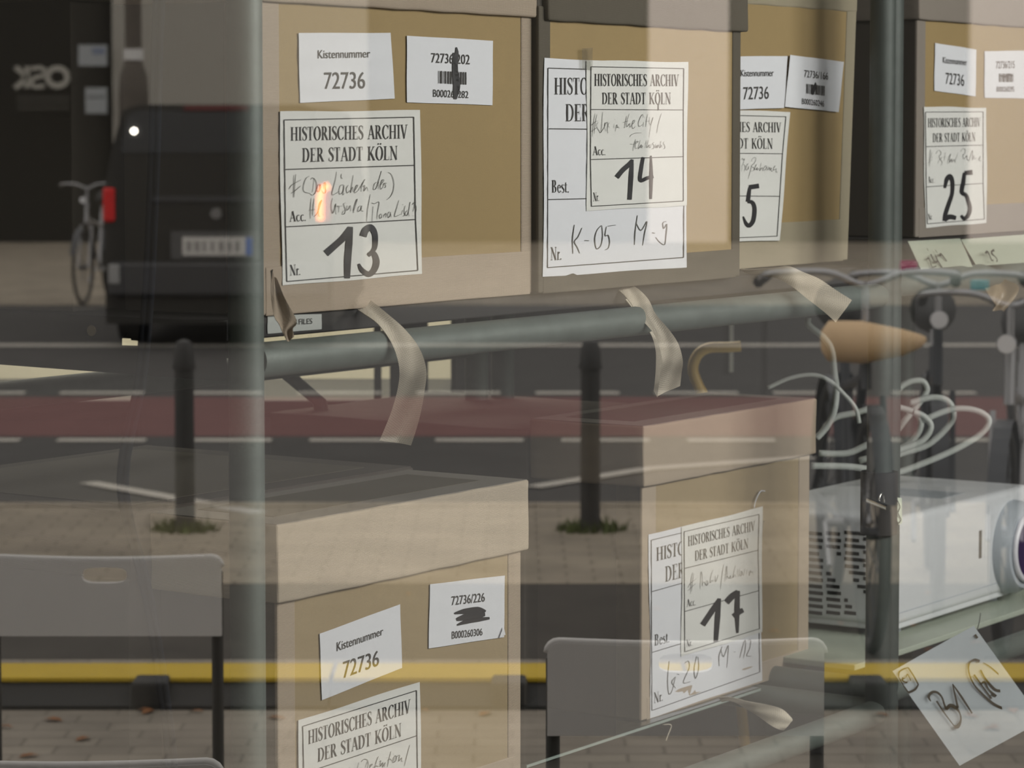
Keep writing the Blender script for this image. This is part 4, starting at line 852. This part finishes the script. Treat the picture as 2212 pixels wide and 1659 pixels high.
obj('edge_line', MB().box(-26, 26, yZ(745)-.12, yZ(745)+.12, -.004, .0006), M['paint'], marks)
def gline(pa, pb, wd):
    a = gnd(*pa); b_ = gnd(*pb); d = (b_-a).normalized(); e = Vector((-d.y, d.x, 0))*wd/2
    return MB().poly([a+e+Vector((0, 0, .001)), a-e+Vector((0, 0, .001)), b_-e+Vector((0, 0, .001)), b_+e+Vector((0, 0, .001))])
for a, b_ in (((190, 1042), (560, 1108)), ((1150, 1052), (1400, 1012)), ((1400, 1012), (1790, 985))): obj('taper_line', gline(a, b_, .10), M['paint'], marks)
# bollards
def weeds(name, x, y, n, cols, parent):
    mb = MB(); r = random.Random(int(x*100))
    for i in range(n):
        a = r.uniform(0, 6.28); d = r.uniform(.045, .11); h_ = r.uniform(.02, .06); c = Vector((x+d*math.cos(a)*1.3, y+d*math.sin(a), 0)); w0 = r.uniform(.004, .012); aa = r.uniform(0, 3.14); e = Vector((math.cos(aa), math.sin(aa), 0))*w0
        mb.poly([c-e, c+e, c+Vector((r.uniform(-.03, .03), r.uniform(-.03, .03), h_))])
    return obj(name, mb, cols, parent)
M['weed'] = mat('weed_green', (.10, .13, .035), .8, noise=.4, nscale=30)
M['bollard'] = mat('anthracite_painted_iron', (.035, .035, .035), .55)
for px, lb in ((400, 'slim dark bollard on the kerb, mirrored left of the front upright'), (1275, 'slim dark bollard on the kerb, mirrored between the lower boxes')):
    g = gnd(px, 1145); e = empty('bollard', T(g), label=lb, cat='bollard')
    Y = 2*GY-g.y; hgt = 1.62-(735-285)/6224*Y; r_ = .5*44/6200*Y
    obj('post', MB().tube([g, g+Vector((0, 0, hgt-.10))], [r_, r_*.95], 20), M['bollard'], e, smooth='auto')
    obj('collar', MB().tube([g+Vector((0, 0, hgt-.12)), g+Vector((0, 0, hgt-.10))], r_*1.15, 20), M['bollard'], e, smooth='auto')
    obj('cap', MB().tube([g+Vector((0, 0, hgt-.10)), g+Vector((0, 0, hgt-.04)), g+Vector((0, 0, hgt-.01)), g+Vector((0, 0, hgt))], [r_*1.05, r_*1.0, r_*.7, r_*.2], 20), M['bollard'], e, smooth='auto')
    wd = weeds('weed_tuft', g.x, g.y+.02, 150, M['weed'], None); wd['kind'] = 'stuff'; wd['label'] = 'green weeds round the foot of the '+('left' if px < 800 else 'right')+' bollard'; wd['category'] = 'weeds'
# yellow cable ramp
M['yellow'] = mat('yellow_rubber', (.62, .43, .025), .7, noise=.15)
M['rubber'] = mat('black_rubber_ramp', (.03, .03, .03), .8)
yc = yZ(1508); Yc = 2*GY-yc; L_ = sx(1100, Yc)-sx(330, Yc); p0 = sx(330, Yc)
LAB = ['half out of frame at the left edge', 'mirrored at the lower left beside the front upright', 'mirrored across the lower-left box and the gap to box 17', 'mirrored at the right behind the tilted white card', 'beyond the right edge']
for i in range(-1, 4):
    xa = p0+(i-.5)*L_; e = empty('cable_ramp', T((xa, yc, 0)), label='yellow-topped rubber cable ramp section '+LAB[i+1], cat='cable ramp', group='cable ramp sections in a row')
    prof = [(-.17, 0), (-.17, .012), (-.06, .062), (.06, .062), (.17, .012), (.17, 0)]
    mb = MB(); n0 = len(mb.V)
    for x in (xa+.003, xa+L_-.003): 
        for y_, z_ in prof: mb.V.append(Vector((x, yc+y_, z_)))
    for k in range(6): mb.F.append((k, (k+1) % 6, 6+(k+1) % 6, 6+k))
    mb.F.append((5, 4, 3, 2, 1, 0)); mb.F.append((6, 7, 8, 9, 10, 11)); obj('ramp_base', mb, M['rubber'], e)
    obj('hinged_lid', MB().box(xa+.006, xa+L_-.006, yc-.15, yc+.075, .060, .074, .003), M['yellow'], e)
    obj('connector_lug', MB().box(xa+L_*.5-.05, xa+L_*.5+.05, yc+.045, yc+.17, .0, .078, .01), M['rubber'], e)
# fallen leaves
M['leaf'] = mat('orange_brown_leaves', (.30, .12, .04), .8, noise=.5, nscale=40)
mb = MB(); r = random.Random(4)
for i in range(70):
    px = r.uniform(-100, 2300); py = r.choice((r.gauss(1528, 10), r.gauss(1530, 14), r.uniform(1440, 1650), r.uniform(1270, 1420))); g = gnd(px, py, .003); a = r.uniform(0, 6.28); s0 = r.uniform(.015, .035)
    pts = [(1, 0), (.35, .45), (-.4, .4), (-1, 0), (-.4, -.4), (.35, -.45)]
    mb.poly([g+Vector((s0*(p*math.cos(a)-q*math.sin(a)), s0*(p*math.sin(a)+q*math.cos(a)), .003*abs(q)*4)) for p, q in pts])
obj('fallen_leaves', mb, M['leaf'], label='orange-brown leaves scattered along the cable ramp', cat='leaves', kind='stuff')
# low board barriers
M['board'] = mat('light_grey_plastic_board', (.72, .71, .70), .5, noise=.05)
M['boardrim'] = mat('pale_grey_plastic_edge', (.62, .61, .60), .45)
def barrier(px0, px1, Y, label, top=.725):
    xa = sx(px0, Y); xb = sx(px1, Y); y_ = 2*GY-Y; W = xb-xa; cx_ = (xa+xb)/2
    e = empty('low_barrier', T((cx_, y_, 0)), label=label, cat='barrier')
    zt = top; zb = top-.165; rr = .02
    out = [(-W/2, zb), (W/2, zb), (W/2, zt-rr)]+[(W/2-rr+rr*math.cos(a), zt-rr+rr*math.sin(a)+.0) for a in (math.pi/8, math.pi/4, 3*math.pi/8)]
    out += [(W/2-rr-(W-2*rr)*k/8, zt-.006*math.sin(math.pi*k/8)*1.0) for k in range(9)]+[(-W/2+rr-rr*math.sin(a), zt-rr+rr*math.cos(a)) for a in (math.pi/8, math.pi/4, 3*math.pi/8)]+[(-W/2, zt-rr)]
    sl_ = [(.052*(1 if a < 2 or a > 5 else -1)*1, 0) for a in ()]
    hole = []
    for k in range(16):
        a = 2*math.pi*k/16; hole.append((.048*(abs(math.cos(a))**.6)*(1 if math.cos(a) >= 0 else -1), zt-.036+.017*(abs(math.sin(a))**.6)*(1 if math.sin(a) >= 0 else -1)))
    p = plate(out, [hole], -.009, .009); p.V = [Vector((v.x+cx_, v.y+y_, v.z)) for v in p.V]; obj('board_panel', p, M['board'], e)
    obj('edge_rim', MB().tube([Vector((q[0]+cx_, y_, q[1]+.001)) for q in out[2:]], .0075, 10), M['boardrim'], e, smooth=True)
    for s0 in (-1, 1):
        x = cx_+s0*(W/2-.01); obj('leg', MB().tube([(x, y_-.012, 0), (x, y_-.012, zt-.03)], .0125, 12), M['bollard'], e, smooth='auto')
        obj('foot_bar', MB().box(x-.015, x+.015, y_-.2, y_+.16, 0, .02, .004), M['bollard'], e)
barrier(-32, 474, 6.0, 'light grey low board barrier with hand slot, mirrored at the left')
barrier(1183, 1785, 5.0, 'light grey low board barrier mirrored across the foot of box 17')
barrier(-240, 470, 4.12, 'light grey low board barrier nearest the window, at the lower left corner', top=.705)
# facade opposite
YF = 42.0; yF = 2*GY-YF
M['facade_dark'] = mat('dark_olive_cladding', (.010, .009, .0055), .8, noise=.2, nscale=1)
M['facade_light'] = mat('light_grey_plaster', (.33, .315, .285), .9, noise=.06, nscale=1)
M['facade_pink'] = mat('pale_pink_plaster', (.80, .72, .68), .9, noise=.04, nscale=1)
fac = empty('building', T((0, yF, 0)), label='pale and dark facade across the street, mirrored in the pane', cat='building')
def fpan(name, pa, pb, m, depth=.3, top=11, z0=0): return obj(name, MB().box(sx(pa, YF), sx(pb, YF), yF-.5, yF-.5+depth, z0, top, .01), m, fac)
fpan('wall_panel', -6000, 243, M['facade_dark'], .3)
fpan('pier', 245, 795, M['facade_light'], .45)
fpan('wall_panel', 796, 1398, M['facade_dark'], .3)
fpan('pier', 1400, 1572, M['facade_pink'], .5)
fpan('wall_panel', 1573, 2090, M['facade_dark'], .3)
fpan('pier', 2092, 2500, M['facade_pink'], .5)
fpan('wall_panel', 2501, 8000, M['facade_dark'], .3)
bulk = obj('roof_block', MB().box(sx(-6000, YF), sx(8000, YF), yF-6, yF-.5, 0, 11.3), M['facade_dark'], fac)
def fpt(px, py): p = at_y(px, py, YF-.1); return Vector((p.x, 2*GY-(YF-.1), p.z))
# sign letters: real text faces the street, the pane reverses it
def wall_text(tx, pxL, pxR, pyT, pyB, m, name, bold=0):
    fs, wid = sans(tx); mb = MB()
    for f_ in fs: mb.poly([fpt(pxR+(pxL-pxR)*a/wid, pyB+(pyT-pyB)*b_)+Vector((0, .28, 0)) for a, b_ in f_])
    return obj(name, mb, m, fac)
M['sign'] = mat('grey_sign_letters', (.34, .33, .30), .7)
M['sign_dim'] = mat('dim_sign_letters', (.06, .057, .05), .7)
def stroke_wall(strokes, m, name):
    mb = MB()
    for pts, w0 in strokes:
        for f_ in brush(pts, [w0, w0], 4): mb.poly([fpt(x, y)+Vector((0, .30, 0)) for x, y in f_])
    return obj(name, mb, m, fac)
ring_ = [(131+21*math.cos(a*math.pi/12), 167+19*math.sin(a*math.pi/12)) for a in range(25)]
stroke_wall([(ring_, 12), ([(74, 150), (92, 147), (104, 153), (100, 164), (82, 169), (74, 180), (84, 188), (103, 186)], 9), ([(66, 144), (66, 191)], 11), ([(41, 146), (62, 168), (40, 191)], 11)], M['sign'], 'sign_letters')
for y in (211, 222, 234):
    for k in range(9): stroke_wall([([(46+k*12.5, y), (55+k*12.5, y)], 6)], M['sign_dim'], 'sign_text_line')
for q, nm in ((((175, 98), (237, 143)), 'posted_notice'), (((190, 190), (237, 245)), 'posted_notice')):
    a = fpt(*q[0]); b_ = fpt(*q[1]); nt_ = obj(nm, MB().box(a.x, b_.x, a.y+.25, a.y+.27, b_.z, a.z), mat('notice_paper', (.30, .32, .34), .8), fac)
    if q[0][1] < 150:
        a = fpt(205, 105); b_ = fpt(232, 118); obj('printed_block', MB().box(a.x, b_.x, a.y+.27, a.y+.275, b_.z, a.z), mat('blue_print', (.16, .19, .28), .8), nt_)
    else:
        a = fpt(196, 207); b_ = fpt(232, 213); obj('printed_block', MB().box(a.x, b_.x, a.y+.27, a.y+.275, b_.z, a.z), mat('grey_print', (.16, .17, .18), .8), nt_)
# street post with flared foot
Yp = 25.0; xp = sx(292, Yp); yp_ = 2*GY-Yp; M['postbrown'] = mat('brown_painted_iron', (.10, .085, .07), .7, noise=.2)
hz = lambda py: st(292, py, Yp).z
e = empty('street_post', T((xp, yp_, 0)), label='brown street post with a white band above the van', cat='post')
obj('shaft', MB().tube([(xp, yp_, hz(205)), (xp, yp_, 5.5)], [.075, .07], 16), M['postbrown'], e, smooth='auto')
obj('pedestal', MB().tube([(xp, yp_, 0), (xp, yp_, hz(205)), (xp, yp_, hz(165)), (xp, yp_, hz(132))], [.13, .13, .12, .075], 16), M['postbrown'], e, smooth='auto')
obj('white_band', MB().tube([(xp, yp_, hz(130)), (xp, yp_, hz(106))], .086, 16), M['boardrim'], e, smooth='auto')
# the van
Yv = 21.6; yv = 2*GY-Yv; X = lambda px: sx(px, Yv); Zv = lambda py: st(470, py, Yv).z
van = empty('van', T((X(472), yv, 0)), label='dark van seen from behind on the far side of the road', cat='van')
M['vanpaint'] = mat('dark_van_paint', (.022, .021, .018), .35); M['vanglass'] = mat('van_rear_glass', (.05, .052, .055), .25); M['vanbump'] = mat('van_bumper_plastic', (.045, .045, .048), .5)
prof = [(X(228), Zv(700)), (X(226), Zv(420)), (X(243), Zv(325)), (X(268), Zv(238)), (X(300), Zv(226)), (X(650), Zv(226)), (X(682), Zv(238)), (X(704), Zv(325)), (X(720), Zv(420)), (X(718), Zv(700))]
p = plate(prof, [], yv-4.6, yv); obj('body', p, M['vanpaint'], van)
rw = [(X(262), Zv(330)), (X(278), Zv(250)), (X(300), Zv(240)), (X(645), Zv(240)), (X(668), Zv(250)), (X(684), Zv(330))]
obj('rear_window', plate(rw, [], yv+.001, yv+.012), M['vanglass'], van)
obj('brake_strip', MB().box(X(400), X(540), yv+.012, yv+.025, Zv(239), Zv(228), .004), mat('dim_red_lens', (.12, .02, .02), .4), van)
obj('tail_light', MB().box(X(224), X(250), yv-.03, yv+.03, Zv(480), Zv(405), .02), mat('red_tail_lens', (.65, .012, .014), .3), van, label='red tail light')
tl_ = MB().tube([Vector((X(693), yv+.045, Zv(476))), Vector((X(693), yv+.045, Zv(425))), Vector((X(698), yv+.045, Zv(408))), Vector((X(712), yv+.045, Zv(400)))], .026, 12)
obj('tail_light', MB().box(X(684), X(716), yv-.03, yv+.02, Zv(480), Zv(395), .02), mat('red_tail_lens_lit', (.4, .03, .03), .3), van)
obj('indicator_lamp', tl_, mat('lit_orange_lamp', (1, .3, .05), .4, emit=(1, .27, .06), estr=6.5), van, smooth=True, label='lit orange lamp')
obj('bumper', MB().box(X(236), X(708), yv-.02, yv+.09, Zv(640), Zv(565), .03), M['vanbump'], van)
obj('bumper_guard', MB().box(X(238), X(262), yv+.07, yv+.10, Zv(612), Zv(570), .01), mat('pale_bumper_corner', (.32, .32, .32), .5), van)
npl = obj('number_plate', MB().box(X(395), X(546), yv+.012, yv+.022, Zv(552), Zv(512), .003), mat('white_number_plate', (.62, .60, .57), .5), van)
obj('blue_band', MB().box(X(532), X(546), yv+.022, yv+.025, Zv(551), Zv(513)), mat('blue_plate_band', (.05, .12, .45), .5), npl)
rr_ = random.Random(2)
for k in range(7):
    a = 404+k*17.5; obj('plate_mark', MB().box(X(a), X(a+rr_.uniform(7, 11)), yv+.022, yv+.0235, Zv(543), Zv(521)), mat('grey_plate_print', (.30, .29, .28), .6) if k == 0 else bpy.data.materials['grey_plate_print'], npl)
obj('plate_recess_trim', MB().box(X(370), X(560), yv+.001, yv+.010, Zv(560), Zv(500), .003), mat('grey_plate_trim', (.09, .09, .09), .5), van)
obj('badge', MB().tube([(X(468), yv+.001, Zv(461)), (X(468), yv+.02, Zv(461))], .042, 20), mat('satin_badge', (.3, .3, .3), .3, .8), van, smooth='auto')
obj('waist_moulding', MB().box(X(330), X(700), yv+.001, yv+.018, Zv(436), Zv(424), .004), M['vanbump'], van)
for px in (262, 682):
    for dy in (-.75, -3.7):
        wh = obj('wheel', MB().tube([(X(px)-.1, yv+dy, .34), (X(px)+.1, yv+dy, .34)], .34, 24), M['rubber'], van, smooth='auto')
        obj('hubcap', MB().tube([(X(px)-.105, yv+dy, .34), (X(px)+.105, yv+dy, .34)], .2, 20), M['chrome'], wh, smooth='auto')
lm = obj('window_glint', MB().tube([(X(293), yv+.012, Zv(283)), (X(293), yv+.03, Zv(283))], .020, 16), mat('glowing_glint', (1, 1, 1), .4, emit=(1, .93, .8), estr=28), van, smooth='auto', label='small bright glint')  # glowing disc added as the glint of a lamp mirrored in the rear window
# bicycles
M['bikesilver'] = mat('polished_bicycle_alloy', (.42, .42, .44), .35, .6); M['bikedark'] = mat('dark_bicycle_paint', (.04, .045, .055), .4); M['tanleather'] = mat('tan_leather', (.74, .52, .30), .6, noise=.1)
M['lampglass'] = mat('bicycle_lamp_glass', (.85, .85, .88), .1); M['pinkplastic'] = mat('pink_reflector', (.6, .12, .25), .4); M['cyanplastic'] = mat('turquoise_bell', (.15, .45, .5), .4)
def bike(px, py, Y, hbar, rot, label, frame, roll=False, extra=None, sc=1.0):
    b_ = st(px, py, Y); Mx = T((b_.x, b_.y, 0)) @ Matrix.Rotation(rot, 4, 'Z') @ Matrix.Scale(sc, 4) @ T((-.55, 0, 0))
    e = empty('bicycle', Mx, label=label, cat='bicycle')
    R = .335
    for x, nm in ((-.5, 'wheel'), (.55, 'wheel')):
        tw = sym(nm, MB().tube([(x+R*math.cos(a*math.pi/20), 0, R+.01+R*math.sin(a*math.pi/20)) for a in range(40)], .018, 8, closed=True), M['rubber'], e, smooth=True)
        sp = MB()
        for k in range(18): a = k*math.pi/9; sp.tube([(x, .02*(1 if k % 2 else -1), R+.01), (x+R*.95*math.cos(a), 0, R+.01+R*.95*math.sin(a))], .0022, 4)
        sp.tube([(x, -.04, R+.01), (x, .04, R+.01)], .02, 10)
        spo = sym('spokes', sp, M['bikedark'], tw); spo['kind'] = 'stuff'
        fd = MB(); n = 14
        for k in range(n):
            a0_ = math.radians(20+150*k/n); a1_ = math.radians(20+150*(k+1)/n); q = R+.045
            fd.poly([(x+q*math.cos(a0_), -.028, R+.01+q*math.sin(a0_)), (x+q*math.cos(a1_), -.028, R+.01+q*math.sin(a1_)), (x+q*math.cos(a1_), .028, R+.01+q*math.sin(a1_)), (x+q*math.cos(a0_), .028, R+.01+q*math.sin(a0_))])
        sym('mudguard', fd, M['bikedark'], e)
    hd = (.40, 0, .86); bb_ = (-.03, 0, .30); sd = (-.15, 0, .85); ax = (-.5, 0, R+.01)
    fm = MB()
    for a, c in ((hd, bb_), ((.41, 0, .80), (-.13, 0, .72)), (bb_, sd)): fm.tube([a, c], .016, 10)
    for s0 in (-.06, .06): fm.tube([(bb_[0], s0*.3, bb_[2]), (ax[0], s0, ax[2])], .009, 8); fm.tube([(sd[0]+.02, s0*.3, .76), (ax[0], s0, ax[2])], .008, 8)
    sym('frame', fm, frame, e, smooth='auto')
    fk = MB(); fk.tube([(.385, 0, .96), (.42, 0, .76)], .017, 10)
    for s0 in (-.05, .05): fk.tube([(.42, s0, .74), (.50, s0, .45), (.55, s0, R+.01)], .010, 8)
    sym('fork', fk, frame, e, smooth='auto')
    hb = sym('handlebar', MB().tube(smooth_path([(.18, -.30, hbar-.03), (.30, -.28, hbar), (.40, -.12, hbar+.01), (.385, 0, hbar-.03), (.40, .12, hbar+.01), (.30, .28, hbar), (.18, .30, hbar-.03)], 5), .011, 10), M['bikesilver'], e, smooth=True)
    sym('stem', MB().tube([(.385, 0, .95), (.385, 0, hbar-.02)], .012, 8), M['bikesilver'], e, smooth='auto')
    for s0 in (-1, 1): sym('grip', MB().tube([(.28, s0*.285, hbar-.004), (.17, s0*.303, hbar-.032)], .017, 10), M['rubber'], hb, smooth='auto')
    sym('seat_post', MB().tube([sd, (-.17, 0, .95)], .012, 8), M['bikesilver'], e, smooth='auto')
    sym('saddle', MB().tube([(-.31, 0, .97), (-.27, 0, .975), (-.18, 0, .975), (-.05, 0, .97), (.0, 0, .96)], [.04, .085, .07, .03, .015], 14), M['rubber'], e, smooth=True)
    lp_ = None if roll else sym('headlight', MB().tube([(.44, 0, hbar-.14), (.50, 0, hbar-.14), (.53, 0, hbar-.14)], [.02, .030, .032], 16), M['bikesilver'], e, smooth='auto')
    if lp_: sym('lens', MB().tube([(.53, 0, hbar-.14), (.536, 0, hbar-.14)], .029, 16), M['lampglass'], lp_, smooth='auto')
    cr = MB(); cr.tube([(-.03, -.07, .30), (-.03, .07, .30)], .014, 8); cr.tube([(-.03, .07, .30), (.10, .07, .18)], .009, 8); cr.tube([(-.03, -.07, .30), (-.16, -.07, .42)], .009, 8); sym('crank', cr, M['bikesilver'], e, smooth='auto')
    if roll: sym('handlebar_bag', MB().tube([(.47, -.17, hbar-.185), (.47, -.15, hbar-.190), (.47, -.10, hbar-.195), (.47, .02, hbar-.195), (.47, .12, hbar-.19), (.47, .14, hbar-.19)], [.008, .022, .040, .064, .060, .03], 18), M['tanleather'], e, smooth=True, label='tan leather roll bag')
    if extra: sym('bell', MB().tube([(.36, .1, hbar+.02), (.36, .1, hbar+.05)], .03, 12), M[extra], e, smooth='auto')
    return e
bike(1885, 600, 8.92, 1.10, math.pi/2, 'bicycle with tan leather roll bag on its handlebar, mirrored beside the right upright', M['bikedark'], roll=True, sc=1.06)
bike(2030, 600, 9.6, 1.13, math.pi/2+.12, 'bicycle with pink bell, mirrored right of the bag bicycle', M['bikedark'], extra='pinkplastic')
bike(2175, 600, 8.9, 1.10, math.pi/2+.25, 'bicycle with turquoise bell at the right edge', M['bikesilver'], extra='cyanplastic')
bike(178, 420, 27.0, 1.12, math.pi/2+.12, 'silver bicycle parked beside the dark van', M['bikesilver'])
